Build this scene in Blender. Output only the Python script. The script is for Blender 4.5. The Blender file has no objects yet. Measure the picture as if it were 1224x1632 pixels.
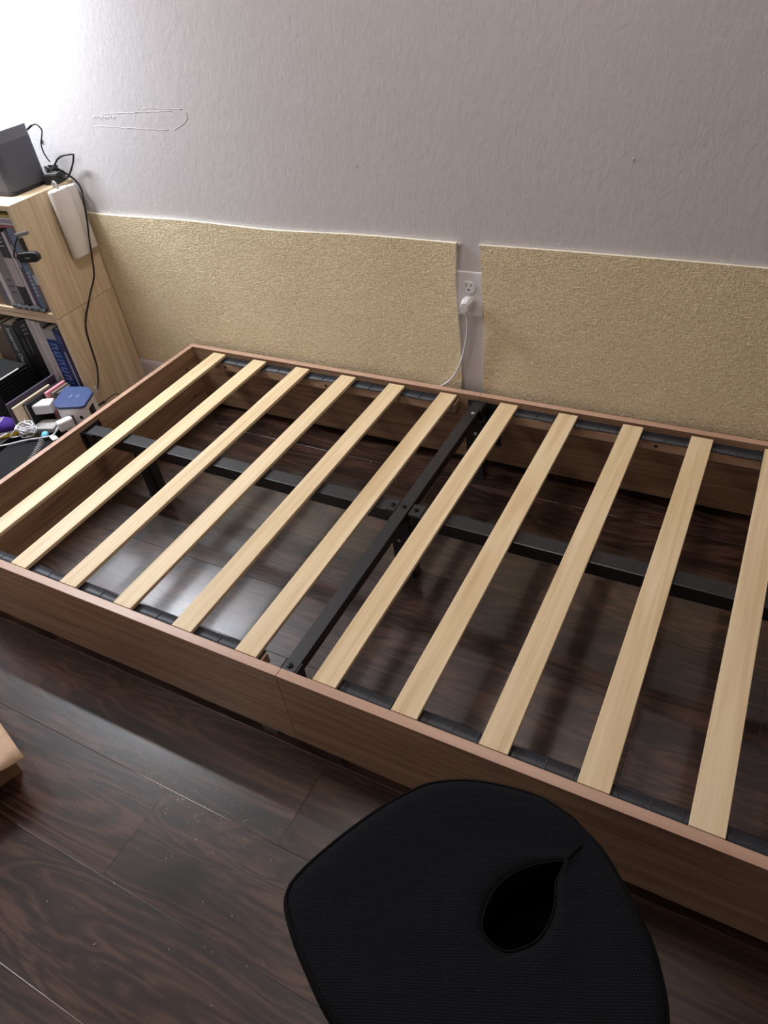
import bpy, bmesh, math, random
from mathutils import Vector, Matrix, Euler
random.seed(7)
SC = bpy.context.scene
COL = SC.collection
PI = math.pi

# ------------------------------------------------------------------ camera
cam_d = bpy.data.cameras.new('camera')
cam_d.sensor_fit = 'VERTICAL'; cam_d.sensor_height = 36.0
cam_d.lens = 1130.37 / 1632 * 36.0
cam_d.clip_start = 0.01
cam = bpy.data.objects.new('camera', cam_d)
cam.location = (1.52802, -1.56903, 1.2562)
cam.rotation_mode = 'XYZ'
cam.rotation_euler = (0.85702, 0.10713, 0.47753)
COL.objects.link(cam)
SC.camera = cam

# ------------------------------------------------------------------ world, lights, exposure
w = bpy.data.worlds.new('room_world'); SC.world = w
w.use_nodes = True
w.node_tree.nodes['Background'].inputs[0].default_value = (0.02, 0.02, 0.022, 1)
w.node_tree.nodes['Background'].inputs[1].default_value = 0.3

def point_light(name, loc, power, radius, color):
    d = bpy.data.lights.new(name, 'POINT'); d.energy = power; d.shadow_soft_size = radius; d.color = color
    o = bpy.data.objects.new(name, d); o.location = loc; COL.objects.link(o); return o
def area_light(name, loc, rot, power, sx, sy, color):
    d = bpy.data.lights.new(name, 'AREA'); d.energy = power; d.shape = 'RECTANGLE'; d.size = sx; d.size_y = sy; d.color = color
    o = bpy.data.objects.new(name, d); o.location = loc; o.rotation_euler = rot; COL.objects.link(o); return o
area_light('bar_lamp_light', (-0.86, -0.27, 1.60), (math.radians(8), 0, 0), 39.0, 0.80, 0.05, (0.88, 0.94, 1.0))
area_light('overhead_fill_light', (0.9, -0.45, 2.42), (0, 0, 0), 15.0, 0.5, 0.5, (1.0, 0.86, 0.78))  # added warm fill from above for slats and mats, not a real lamp
area_light('rear_fill_light', (-0.9, -2.5, 2.40), (0, 0, 0), 12.0, 0.6, 0.6, (1.0, 0.88, 0.80))  # added ambient fill behind the camera for the front rail, no real source

SC.view_settings.view_transform = 'Standard'
SC.view_settings.look = 'None'
SC.view_settings.gamma = 1.0
SC.view_settings.use_curve_mapping = False
SC.view_settings.exposure = 0.0

# ------------------------------------------------------------------ node helpers
def srgb(r, g, b):
    def f(c):
        c /= 255.0
        return c / 12.92 if c <= 0.04045 else ((c + 0.055) / 1.055) ** 2.4
    return (f(r), f(g), f(b), 1)

def new_mat(name):
    m = bpy.data.materials.new(name); m.use_nodes = True
    nt = m.node_tree
    return m, nt, nt.nodes['Principled BSDF']

def N(nt, t, **kw):
    n = nt.nodes.new(t)
    for k, v in kw.items(): setattr(n, k, v)
    return n

def coords(nt, scale=(1, 1, 1), rnd=True, rot=(0, 0, 0)):
    tc = N(nt, 'ShaderNodeTexCoord')
    mp = N(nt, 'ShaderNodeMapping'); mp.inputs['Scale'].default_value = scale; mp.inputs['Rotation'].default_value = rot
    if rnd:
        oi = N(nt, 'ShaderNodeObjectInfo')
        ml = N(nt, 'ShaderNodeVectorMath', operation='MULTIPLY_ADD')
        cb = N(nt, 'ShaderNodeCombineXYZ')
        for i in range(3): nt.links.new(oi.outputs['Random'], cb.inputs[i])
        nt.links.new(cb.outputs[0], ml.inputs[0]); ml.inputs[1].default_value = (7.3, 11.9, 5.7)
        nt.links.new(tc.outputs['Object'], ml.inputs[2])
        nt.links.new(ml.outputs[0], mp.inputs['Vector'])
    else:
        nt.links.new(tc.outputs['Object'], mp.inputs['Vector'])
    return mp.outputs[0]

def ramp(nt, fac, stops):
    r = N(nt, 'ShaderNodeValToRGB')
    el = r.color_ramp.elements
    while len(el) < len(stops): el.new(0.5)
    for e, (p, c) in zip(el, stops): e.position = p; e.color = c
    nt.links.new(fac, r.inputs[0]); return r.outputs[0]

def bump(nt, bs, h, strength, dist=0.001, prev=None):
    b = N(nt, 'ShaderNodeBump'); b.inputs['Strength'].default_value = strength; b.inputs['Distance'].default_value = dist
    nt.links.new(h, b.inputs['Height'])
    if prev is not None: nt.links.new(prev, b.inputs['Normal'])
    nt.links.new(b.outputs[0], bs.inputs['Normal']); return b.outputs[0]

def plain(name, col, rough=0.5, metal=0.0, spec=0.5, nscale=60, namt=0.06, bmp=0.0):
    m, nt, bs = new_mat(name)
    n = N(nt, 'ShaderNodeTexNoise'); n.inputs['Scale'].default_value = nscale; n.inputs['Detail'].default_value = 4
    nt.links.new(coords(nt), n.inputs['Vector'])
    c = Vector(col[:3])
    lo = tuple(c * (1 - namt)) + (1,); hi = tuple(min(1, x) for x in c * (1 + namt)) + (1,)
    nt.links.new(ramp(nt, n.outputs['Fac'], [(0.3, lo), (0.7, hi)]), bs.inputs['Base Color'])
    bs.inputs['Roughness'].default_value = rough; bs.inputs['Metallic'].default_value = metal
    bs.inputs['Specular IOR Level'].default_value = spec
    if bmp: bump(nt, bs, n.outputs['Fac'], bmp, 0.001)
    return m

def wood(name, axis, dark, mid, light, rough, ring=9.0, fibre=220.0, stretch=0.05, bmp=0.15, figure=0.6, spec=0.4, coat=0.0):
    """axis 0=x 1=y 2=z is the grain direction"""
    m, nt, bs = new_mat(name)
    s = [1, 1, 1]; s[axis] = stretch
    v = coords(nt, tuple(s))
    # large cathedral figure: distorted noise quantised in rings
    n1 = N(nt, 'ShaderNodeTexNoise'); n1.inputs['Scale'].default_value = ring; n1.inputs['Detail'].default_value = 2; n1.inputs['Distortion'].default_value = 0.4
    nt.links.new(v, n1.inputs['Vector'])
    mu = N(nt, 'ShaderNodeMath', operation='MULTIPLY'); mu.inputs[1].default_value = 9.0
    nt.links.new(n1.outputs['Fac'], mu.inputs[0])
    fr = N(nt, 'ShaderNodeMath', operation='PINGPONG'); fr.inputs[1].default_value = 0.5
    nt.links.new(mu.outputs[0], fr.inputs[0])
    # fibres
    s2 = [1, 1, 1]; s2[axis] = stretch * 0.35
    v2 = coords(nt, tuple(s2))
    n2 = N(nt, 'ShaderNodeTexNoise'); n2.inputs['Scale'].default_value = fibre; n2.inputs['Detail'].default_value = 4; n2.inputs['Roughness'].default_value = 0.6
    nt.links.new(v2, n2.inputs['Vector'])
    n3 = N(nt, 'ShaderNodeTexNoise'); n3.inputs['Scale'].default_value = ring * 2.2; n3.inputs['Detail'].default_value = 5
    nt.links.new(v, n3.inputs['Vector'])
    mx = N(nt, 'ShaderNodeMath', operation='MULTIPLY'); mx.inputs[1].default_value = figure
    nt.links.new(fr.outputs[0], mx.inputs[0])
    a = N(nt, 'ShaderNodeMath', operation='MULTIPLY_ADD'); a.inputs[1].default_value = 0.45
    nt.links.new(n2.outputs['Fac'], a.inputs[0]); nt.links.new(mx.outputs[0], a.inputs[2])
    b = N(nt, 'ShaderNodeMath', operation='MULTIPLY_ADD'); b.inputs[1].default_value = 0.55
    nt.links.new(n3.outputs['Fac'], b.inputs[0]); nt.links.new(a.outputs[0], b.inputs[2])
    ctr = 0.5 + figure * 0.25
    nt.links.new(ramp(nt, b.outputs[0], [(ctr - 0.28, dark), (ctr, mid), (ctr + 0.22, light)]), bs.inputs['Base Color'])
    bs.inputs['Roughness'].default_value = rough; bs.inputs['Specular IOR Level'].default_value = spec
    bs.inputs['Coat Weight'].default_value = coat; bs.inputs['Coat Roughness'].default_value = 0.15
    if bmp: bump(nt, bs, n2.outputs['Fac'], bmp, 0.0006)
    return m

M = {}
M['slat'] = wood('pine_slat_wood', 1, srgb(198, 170, 126), srgb(224, 201, 162), srgb(236, 218, 184), 0.5, ring=14, fibre=420, stretch=0.035, figure=0.35, bmp=0.35)
M['rail'] = wood('oak_laminate_long', 0, srgb(112, 84, 64), srgb(150, 118, 92), srgb(168, 136, 108), 0.42, ring=14, fibre=160, stretch=0.05, figure=0.5, bmp=0.08)
M['railend'] = wood('oak_laminate_end', 1, srgb(112, 84, 64), srgb(150, 118, 92), srgb(168, 136, 108), 0.42, ring=14, fibre=160, stretch=0.05, figure=0.5, bmp=0.08)
M['railtop'] = wood('rail_edge_banding', 0, srgb(172, 136, 116), srgb(188, 153, 132), srgb(200, 166, 146), 0.4, ring=8, fibre=90, stretch=0.05, figure=0.2, bmp=0.03)
M['shelfwood'] = wood('pale_oak_laminate', 2, srgb(184, 162, 128), srgb(214, 194, 162), srgb(230, 212, 184), 0.45, ring=16, fibre=200, stretch=0.05, figure=0.4, bmp=0.06)
M['shelftop'] = wood('pale_oak_laminate_flat', 0, srgb(176, 150, 116), srgb(204, 180, 148), srgb(220, 200, 172), 0.45, ring=16, fibre=200, stretch=0.05, figure=0.3, bmp=0.06)
M['black_metal'] = plain('black_powder_coated_steel', srgb(38, 38, 41), 0.36, 0.0, 0.5, 400, 0.15, 0.05)
M['strap'] = plain('black_woven_strap', srgb(38, 42, 50), 0.5, 0, 0.5, 500, 0.3, 0.3)
M['screw'] = plain('dark_screw', srgb(22, 22, 24), 0.3, 0.6)
M['silver'] = plain('zinc_screw', srgb(200, 200, 200), 0.3, 0.7)
M['hole'] = plain('hole_shadowed_bore', srgb(30, 22, 18), 0.9)
M['whiteplastic'] = plain('white_plastic', srgb(226, 224, 226), 0.35, 0, 0.5, 30, 0.02)
M['whitecable'] = plain('white_cable', srgb(222, 222, 226), 0.4)
M['blackplastic'] = plain('black_plastic', srgb(26, 26, 29), 0.4, 0, 0.5, 80, 0.1)
M['blackcable'] = plain('black_cable', srgb(20, 20, 22), 0.45)
M['greyspeaker'] = plain('slate_grey_speaker', srgb(84, 86, 96), 0.55, 0, 0.4, 500, 0.1, 0.15)
M['greytop'] = plain('pale_grey_speaker_top', srgb(126, 132, 140), 0.5)
M['holder'] = plain('warm_white_plastic', srgb(224, 218, 212), 0.5, 0, 0.4, 20, 0.02)
M['greyloop'] = plain('grey_rubber_loop', srgb(160, 160, 160), 0.6)
M['navy'] = plain('navy_blue_plastic', srgb(60, 76, 122), 0.5)
M['ledge'] = plain('raw_ledger_wood', srgb(186, 152, 124), 0.6, 0, 0.3, 40, 0.1)
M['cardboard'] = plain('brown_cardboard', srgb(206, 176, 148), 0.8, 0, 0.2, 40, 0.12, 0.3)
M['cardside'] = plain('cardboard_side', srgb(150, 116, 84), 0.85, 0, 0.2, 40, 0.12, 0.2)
M['teal'] = plain('light_blue_plastic', srgb(112, 190, 214), 0.5)
M['shoe_purple'] = plain('purple_mesh_cloth', srgb(70, 48, 130), 0.8, 0, 0.2, 300, 0.3, 0.3)
M['shoe_yellow'] = plain('yellow_rubber', srgb(226, 186, 40), 0.6)
M['mark'] = plain('pale_print', srgb(176, 180, 186), 0.6)
M['bag'] = plain('black_bag_fabric', srgb(13, 13, 15), 0.8, 0, 0.3, 300, 0.3, 0.5)
M['clearplastic'] = plain('smoky_bracket_plastic', srgb(120, 116, 110), 0.2, 0.3)

# wall paint: roller texture
def wall_mat(name, col, patch=False):
    m, nt, bs = new_mat(name)
    v = coords(nt, (1, 1, 0.6), rnd=False)
    n = N(nt, 'ShaderNodeTexNoise'); n.inputs['Scale'].default_value = 85; n.inputs['Detail'].default_value = 4; n.inputs['Distortion'].default_value = 0.8
    nt.links.new(v, n.inputs['Vector'])
    n2 = N(nt, 'ShaderNodeTexNoise'); n2.inputs['Scale'].default_value = 3; n2.inputs['Detail'].default_value = 2
    nt.links.new(v, n2.inputs['Vector'])
    c = Vector(col[:3])
    nt.links.new(ramp(nt, n2.outputs['Fac'], [(0.3, tuple(c * 0.97) + (1,)), (0.7, tuple(c) + (1,))]), bs.inputs['Base Color'])
    bs.inputs['Roughness'].default_value = 0.6; bs.inputs['Specular IOR Level'].default_value = 0.25
    nb = bump(nt, bs, n.outputs['Fac'], 0.38, 0.0024)
    n3 = N(nt, 'ShaderNodeTexNoise'); n3.inputs['Scale'].default_value = 26; n3.inputs['Detail'].default_value = 5
    nt.links.new(v, n3.inputs['Vector'])
    bump(nt, bs, n3.outputs['Fac'], 0.2, 0.003, nb)
    return m
M['wall'] = wall_mat('white_rolled_wall_paint', srgb(214, 210, 212))
M['ceiling'] = wall_mat('ceiling_paint', srgb(200, 198, 196))
M['base'] = plain('white_baseboard_paint', srgb(212, 208, 212), 0.45)

# yellow embossed wall mat
def mat_fabric():
    m, nt, bs = new_mat('yellow_embossed_wall_mat')
    v = coords(nt, (1, 1, 1), rnd=False)
    vh = coords(nt, (75, 1, 330), rnd=False); vv = coords(nt, (270, 1, 100), rnd=False)
    nh = N(nt, 'ShaderNodeTexNoise'); nh.inputs['Scale'].default_value = 1.0; nh.inputs['Detail'].default_value = 2; nh.inputs['Distortion'].default_value = 0.6; nt.links.new(vh, nh.inputs['Vector'])
    nv = N(nt, 'ShaderNodeTexNoise'); nv.inputs['Scale'].default_value = 1.0; nv.inputs['Detail'].default_value = 2; nv.inputs['Distortion'].default_value = 0.6; nt.links.new(vv, nv.inputs['Vector'])
    mx = N(nt, 'ShaderNodeMath', operation='MAXIMUM'); nt.links.new(nh.outputs['Fac'], mx.inputs[0]); nt.links.new(nv.outputs['Fac'], mx.inputs[1])
    nt.links.new(ramp(nt, mx.outputs[0], [(0.44, srgb(226, 207, 166)), (0.66, srgb(250, 234, 200))]), bs.inputs['Base Color'])
    bs.inputs['Roughness'].default_value = 0.45; bs.inputs['Specular IOR Level'].default_value = 0.45
    nb = bump(nt, bs, mx.outputs[0], 1.0, 0.005)
    n4 = N(nt, 'ShaderNodeTexNoise'); n4.inputs['Scale'].default_value = 9; nt.links.new(v, n4.inputs['Vector'])
    bump(nt, bs, n4.outputs['Fac'], 0.5, 0.006, nb)
    return m
M['mat'] = mat_fabric()
M['matedge'] = plain('mat_foam_edge', srgb(236, 232, 214), 0.6)

# dark walnut floor with gloss
def floor_mat():
    m, nt, bs = new_mat('dark_walnut_laminate')
    v = coords(nt, (0.16, 1, 1))
    n1 = N(nt, 'ShaderNodeTexNoise'); n1.inputs['Scale'].default_value = 7.5; n1.inputs['Detail'].default_value = 4; n1.inputs['Distortion'].default_value = 0.7
    nt.links.new(v, n1.inputs['Vector'])
    mu = N(nt, 'ShaderNodeMath', operation='MULTIPLY'); mu.inputs[1].default_value = 15.0; nt.links.new(n1.outputs['Fac'], mu.inputs[0])
    pp = N(nt, 'ShaderNodeMath', operation='PINGPONG'); pp.inputs[1].default_value = 0.5; nt.links.new(mu.outputs[0], pp.inputs[0])
    n2 = N(nt, 'ShaderNodeTexNoise'); n2.inputs['Scale'].default_value = 120; n2.inputs['Detail'].default_value = 5; n2.inputs['Roughness'].default_value = 0.65
    nt.links.new(coords(nt, (0.05, 1, 1)), n2.inputs['Vector'])
    n3 = N(nt, 'ShaderNodeTexNoise'); n3.inputs['Scale'].default_value = 16; n3.inputs['Detail'].default_value = 6
    nt.links.new(v, n3.inputs['Vector'])
    a = N(nt, 'ShaderNodeMath', operation='MULTIPLY_ADD'); a.inputs[1].default_value = 0.55; nt.links.new(n2.outputs['Fac'], a.inputs[0])
    m1 = N(nt, 'ShaderNodeMath', operation='MULTIPLY'); m1.inputs[1].default_value = 0.5; nt.links.new(pp.outputs[0], m1.inputs[0]); nt.links.new(m1.outputs[0], a.inputs[2])
    b = N(nt, 'ShaderNodeMath', operation='MULTIPLY_ADD'); b.inputs[1].default_value = 0.8; nt.links.new(n3.outputs['Fac'], b.inputs[0]); nt.links.new(a.outputs[0], b.inputs[2])
    col = ramp(nt, b.outputs[0], [(0.58, srgb(22, 12, 9)), (0.78, srgb(48, 30, 23)), (0.98, srgb(80, 55, 44))])
    oi = N(nt, 'ShaderNodeObjectInfo')
    hs = N(nt, 'ShaderNodeHueSaturation')
    mr = N(nt, 'ShaderNodeMapRange'); mr.inputs[3].default_value = 0.82; mr.inputs[4].default_value = 1.15
    nt.links.new(oi.outputs['Random'], mr.inputs[0]); nt.links.new(mr.outputs[0], hs.inputs['Value'])
    nt.links.new(col, hs.inputs['Color']); nt.links.new(hs.outputs[0], bs.inputs['Base Color'])
    n5 = N(nt, 'ShaderNodeTexNoise'); n5.inputs['Scale'].default_value = 5; n5.inputs['Detail'].default_value = 4; nt.links.new(coords(nt), n5.inputs['Vector'])
    rr = N(nt, 'ShaderNodeMapRange'); rr.inputs[1].default_value = 0.3; rr.inputs[2].default_value = 0.7; rr.inputs[3].default_value = 0.32; rr.inputs[4].default_value = 0.40
    nt.links.new(n5.outputs['Fac'], rr.inputs[0]); nt.links.new(rr.outputs[0], bs.inputs['Roughness'])
    bs.inputs['Specular IOR Level'].default_value = 0.5
    bs.inputs['Coat Weight'].default_value = 0.9; bs.inputs['Coat Roughness'].default_value = 0.13; bs.inputs['Coat IOR'].default_value = 1.75
    bump(nt, bs, n2.outputs['Fac'], 0.16, 0.0006)
    return m
M['floor'] = floor_mat()
M['joint'] = plain('floor_joint_underlay', srgb(40, 28, 24), 0.8)

# black spacer mesh of the cushion
def knit():
    m, nt, bs = new_mat('black_knit_mesh_fabric')
    v = coords(nt, (1, 1, 1), rnd=False, rot=(0, 0, math.radians(-24)))
    br = N(nt, 'ShaderNodeTexBrick'); br.inputs['Scale'].default_value = 1.0
    br.inputs['Brick Width'].default_value = 0.0036; br.inputs['Row Height'].default_value = 0.0030; br.inputs['Mortar Size'].default_value = 0.0006; br.inputs['Mortar Smooth'].default_value = 1.0
    br.inputs['Color1'].default_value = (1, 1, 1, 1); br.inputs['Color2'].default_value = (0.9, 0.9, 0.9, 1); br.inputs['Mortar'].default_value = (0, 0, 0, 1)
    nt.links.new(v, br.inputs['Vector'])
    nt.links.new(ramp(nt, br.outputs['Color'], [(0.0, srgb(5, 5, 7)), (1.0, srgb(24, 25, 31))]), bs.inputs['Base Color'])
    bs.inputs['Roughness'].default_value = 0.9; bs.inputs['Specular IOR Level'].default_value = 0.15
    bump(nt, bs, br.outputs['Color'], 0.7, 0.001)
    return m
M['knit'] = knit()
M['seatcloth'] = plain('black_seat_cloth', srgb(8, 8, 9), 1.0, 0, 0.0)
M['knitside'] = plain('black_cushion_side_cloth', srgb(12, 12, 15), 0.9, 0, 0.15, 600, 0.3, 0.4)

# ------------------------------------------------------------------ mesh helpers
def finish(name, bm, mat, parent=None, bevel=0.0, smooth=False, seg=2):
    bmesh.ops.recalc_face_normals(bm, faces=bm.faces[:])
    me = bpy.data.meshes.new(name); bm.to_mesh(me); bm.free()
    mats = mat if isinstance(mat, (list, tuple)) else [mat]
    for mm in mats: me.materials.append(mm)
    if smooth:
        for p in me.polygons: p.use_smooth = True
    o = bpy.data.objects.new(name, me); COL.objects.link(o)
    if parent is not None: o.parent = parent
    if bevel:
        b = o.modifiers.new('bevel', 'BEVEL'); b.width = bevel; b.segments = seg; b.limit_method = 'ANGLE'; b.angle_limit = math.radians(40)
    return o

def tag(o, label, cat=None, group=None, kind=None):
    if label: o['label'] = label
    if cat: o['category'] = cat
    if group: o['group'] = group
    if kind: o['kind'] = kind
    return o

def empty(name, loc, label, cat, group=None, rz=0):
    o = bpy.data.objects.new(name, None); COL.objects.link(o); o.location = loc; o.rotation_euler = (0, 0, rz)
    o.empty_display_size = 0.05
    return tag(o, label, cat, group)

def add_box(bm, x0, x1, y0, y1, z0, z1, mtx=None, mi=0):
    vs = [bm.verts.new(p) for p in ((x0, y0, z0), (x1, y0, z0), (x1, y1, z0), (x0, y1, z0), (x0, y0, z1), (x1, y0, z1), (x1, y1, z1), (x0, y1, z1))]
    for f in ((0, 3, 2, 1), (4, 5, 6, 7), (0, 1, 5, 4), (1, 2, 6, 5), (2, 3, 7, 6), (3, 0, 4, 7)):
        fc = bm.faces.new([vs[i] for i in f]); fc.material_index = mi
    if mtx is not None:
        for v in vs: v.co = mtx @ v.co
    return vs

def box(name, x0, x1, y0, y1, z0, z1, mat, parent=None, bevel=0.0, mtx=None):
    bm = bmesh.new(); add_box(bm, x0, x1, y0, y1, z0, z1, mtx)
    return finish(name, bm, mat, parent, bevel)

def wbox(name, x0, x1, y0, y1, z0, z1, mat, parent, bevel=0.0):
    """box in world coordinates under a (possibly moved) parent, origin at the parent"""
    l = parent.location
    return box(name, x0 - l.x, x1 - l.x, y0 - l.y, y1 - l.y, z0 - l.z, z1 - l.z, mat, parent, bevel)

def prism(bm, poly, z0, z1, mi=0):
    lo = [bm.verts.new((x, y, z0)) for x, y in poly]; hi = [bm.verts.new((x, y, z1)) for x, y in poly]
    n = len(poly)
    f = bm.faces.new(list(reversed(lo))); f.material_index = mi
    f = bm.faces.new(hi); f.material_index = mi
    for i in range(n):
        f = bm.faces.new([lo[i], lo[(i + 1) % n], hi[(i + 1) % n], hi[i]]); f.material_index = mi

def lathe(bm, prof, n=20, mtx=None, mi=0):
    """prof: list of (r,z)"""
    rings = []
    for r, z in prof:
        rings.append([bm.verts.new((max(r, 1e-5) * math.cos(2 * PI * i / n), max(r, 1e-5) * math.sin(2 * PI * i / n), z)) for i in range(n)])
    for a, b in zip(rings, rings[1:]):
        for i in range(n):
            f = bm.faces.new([a[i], a[(i + 1) % n], b[(i + 1) % n], b[i]]); f.material_index = mi
    f = bm.faces.new(list(reversed(rings[0]))); f.material_index = mi
    f = bm.faces.new(rings[-1]); f.material_index = mi
    if mtx is not None:
        for r in rings:
            for v in r: v.co = mtx @ v.co

def spline(pts, sub=6):
    P = [Vector(p) for p in pts]; out = []
    for i in range(len(P) - 1):
        p0 = P[max(i - 1, 0)]; p1 = P[i]; p2 = P[i + 1]; p3 = P[min(i + 2, len(P) - 1)]
        for k in range(sub):
            t = k / sub
            out.append(0.5 * ((2 * p1) + (p2 - p0) * t + (2 * p0 - 5 * p1 + 4 * p2 - p3) * t * t + (-p0 + 3 * p1 - 3 * p2 + p3) * t ** 3))
    out.append(P[-1]); return out

def tube(bm, pts, r, n=8, closed=False):
    rings = []; prev = None
    m = len(pts)
    for i, p in enumerate(pts):
        a = pts[(i - 1) % m] if (closed or i > 0) else p
        b = pts[(i + 1) % m] if (closed or i < m - 1) else p
        d = (b - a)
        if d.length < 1e-9: d = Vector((0, 0, 1))
        d.normalize()
        if prev is None:
            u = d.orthogonal().normalized()
        else:
            u = (prev - d * prev.dot(d))
            u = u.normalized() if u.length > 1e-6 else d.orthogonal().normalized()
        prev = u; v = d.cross(u)
        rings.append([bm.verts.new(p + (u * math.cos(2 * PI * k / n) + v * math.sin(2 * PI * k / n)) * r) for k in range(n)])
    pairs = list(zip(rings, rings[1:]))
    if closed: pairs.append((rings[-1], rings[0]))
    for a, b in pairs:
        for k in range(n): bm.faces.new([a[k], a[(k + 1) % n], b[(k + 1) % n], b[k]])
    if not closed:
        bm.faces.new(list(reversed(rings[0]))); bm.faces.new(rings[-1])

def cable(name, pts, r, mat, parent=None, sub=6):
    bm = bmesh.new(); tube(bm, spline(pts, sub), r)
    return finish(name, bm, mat, parent, smooth=True)

def screw_head(name, loc, r, h, mat, parent, axis='z'):
    bm = bmesh.new()
    rot = {'z': Matrix.Identity(4), '-y': Matrix.Rotation(PI / 2, 4, 'X'), 'x': Matrix.Rotation(PI / 2, 4, 'Y')}[axis]
    lathe(bm, [(r, 0), (r * 0.96, h * 0.5), (r * 0.7, h * 0.9), (r * 0.4, h), (r * 0.38, h * 0.55), (0, h * 0.55)], 16, Matrix.Translation(Vector(loc)) @ rot)
    return finish(name, bm, mat, parent, smooth=False)

def text_mesh(name, body, size, mtx, mat, parent, extrude=0.0002):
    cu = bpy.data.curves.new(name, 'FONT'); cu.body = body; cu.size = size; cu.extrude = extrude
    tmp = bpy.data.objects.new(name + '_tmp', cu); COL.objects.link(tmp)
    dg = bpy.context.evaluated_depsgraph_get()
    me = bpy.data.meshes.new_from_object(tmp.evaluated_get(dg))
    bpy.data.objects.remove(tmp); bpy.data.curves.remove(cu)
    me.transform(mtx); me.materials.clear(); me.materials.append(mat)
    o = bpy.data.objects.new(name, me); COL.objects.link(o); o.parent = parent
    return o

# ------------------------------------------------------------------ room shell
XL, XR, YB, YF, ZC = -1.7, 3.0, 0.0, -3.1, 2.5
def struct(o): o['kind'] = 'structure'; return o
struct(box('wall_back', XL - 0.1, XR + 0.1, 0.0, 0.1, 0, ZC, M['wall']))
struct(box('wall_left', XL - 0.1, XL, YF, 0, 0, ZC, M['wall']))
struct(box('wall_right', XR, XR + 0.1, YF, 0, 0, ZC, M['wall']))
struct(box('wall_front', XL - 0.1, XR + 0.1, YF - 0.1, YF, 0, ZC, M['wall']))
struct(box('ceiling', XL - 0.1, XR + 0.1, YF - 0.1, 0.1, ZC, ZC + 0.1, M['ceiling']))
bbm = bmesh.new()
prof = [(0, 0), (-0.012, 0), (-0.012, 0.098), (-0.010, 0.108), (-0.006, 0.114), (0, 0.114)]
a = [bbm.verts.new((XL, y, z)) for y, z in prof]; b = [bbm.verts.new((XR, y, z)) for y, z in prof]
for i in range(len(prof)):
    j = (i + 1) % len(prof); bbm.faces.new([a[i], a[j], b[j], b[i]])
bbm.faces.new(a); bbm.faces.new(list(reversed(b)))
struct(finish('baseboard_back', bbm, M['base']))

floor = struct(box('floor', XL, XR, YF, 0, -0.06, -0.0096, M['joint']))
PW, PL = 0.1785, 1.2
mesh_cache = {}
def plank_mesh(L, W):
    key = (round(L, 4), round(W, 4))
    if key not in mesh_cache:
        bm = bmesh.new(); g = 0.00015; t = 0.0007; d = 0.0003
        x0, x1, y0, y1 = g, L - g, g, W - g
        lo = [bm.verts.new(p) for p in ((x0, y0, -0.0095), (x1, y0, -0.0095), (x1, y1, -0.0095), (x0, y1, -0.0095))]
        md = [bm.verts.new(p) for p in ((x0, y0, -d), (x1, y0, -d), (x1, y1, -d), (x0, y1, -d))]
        hi = [bm.verts.new(p) for p in ((x0 + t, y0 + t, 0), (x1 - t, y0 + t, 0), (x1 - t, y1 - t, 0), (x0 + t, y1 - t, 0))]
        bm.faces.new(hi)
        for A, B in ((lo, md), (md, hi)):
            for i in range(4): bm.faces.new([A[i], A[(i + 1) % 4], B[(i + 1) % 4], B[i]])
        me = bpy.data.meshes.new('plank'); bm.to_mesh(me); bm.free(); me.materials.append(M['floor'])
        mesh_cache[key] = me
    return mesh_cache[key]
joint_x = {-7: 0.976, -8: 0.715, -3: 1.214, -5: 1.490, -4: 0.50, -6: 0.20, -9: 1.33, -2: 0.82}
for k in range(-18, 0):
    y0 = -1.213 + (k + 7) * PW
    y1 = y0 + PW
    y0c = max(y0, YF); y1c = min(y1, 0.0)
    if y1c - y0c < 0.01: continue
    jx = joint_x.get(k, (k * 0.437) % PL)
    x = jx - math.ceil((jx - XL) / PL) * PL
    while x < XR - 0.005:
        xa, xb = max(x, XL), min(x + PL, XR)
        if xb - xa > 0.01:
            o = bpy.data.objects.new('plank', plank_mesh(xb - xa, y1c - y0c)); COL.objects.link(o)
            o.location = (xa, y0c, 0); o.parent = floor
        x += PL

# ------------------------------------------------------------------ wall mats
def wall_mat_panel(x0, x1, z0, z1, wav, label):
    nx, nz = 60, 24
    t = 0.006
    bm = bmesh.new()
    def edge(x, z):
        u = (x - x0) / (x1 - x0); v = (z - z0) / (z1 - z0)
        zz = z0 + v * (z1 + wav(u) - z0)
        xx = x + 0.0025 * math.sin(v * 9 + x0 * 3) * (1 if u > .97 or u < .03 else 0)
        lift = -0.004 * max(0, (u - 0.93) / 0.07) ** 2 * (0.5 + 0.5 * v) if x1 < 1 else 0.0
        lift -= 0.0008 * (1 + math.sin(x * 17 + z * 5) * math.cos(z * 13 - x * 4)) 
        return xx, zz, lift
    F = [[None] * (nz + 1) for _ in range(nx + 1)]; B = [[None] * (nz + 1) for _ in range(nx + 1)]
    for i in range(nx + 1):
        for j in range(nz + 1):
            xx, zz, l = edge(x0 + (x1 - x0) * i / nx, z0 + (z1 - z0) * j / nz)
            F[i][j] = bm.verts.new((xx, -0.0015 - t + l, zz)); B[i][j] = bm.verts.new((xx, -0.0005, zz))
    for i in range(nx):
        for j in range(nz):
            bm.faces.new([F[i][j], F[i + 1][j], F[i + 1][j + 1], F[i][j + 1]])
            bm.faces.new([B[i][j], B[i][j + 1], B[i + 1][j + 1], B[i + 1][j]])
    for i in range(nx):
        for j in (0, nz):
            f = bm.faces.new([F[i][j], F[i + 1][j], B[i + 1][j], B[i][j]]); f.material_index = 1
    for j in range(nz):
        for i in (0, nx):
            f = bm.faces.new([F[i][j], F[i][j + 1], B[i][j + 1], B[i][j]]); f.material_index = 1
    o = finish('wall_mat', bm, [M['mat'], M['matedge']])
    for p in o.data.polygons: p.use_smooth = p.material_index == 0
    o.data.set_sharp_from_angle(angle=math.radians(50))
    return tag(o, label, 'wall mat')
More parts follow.
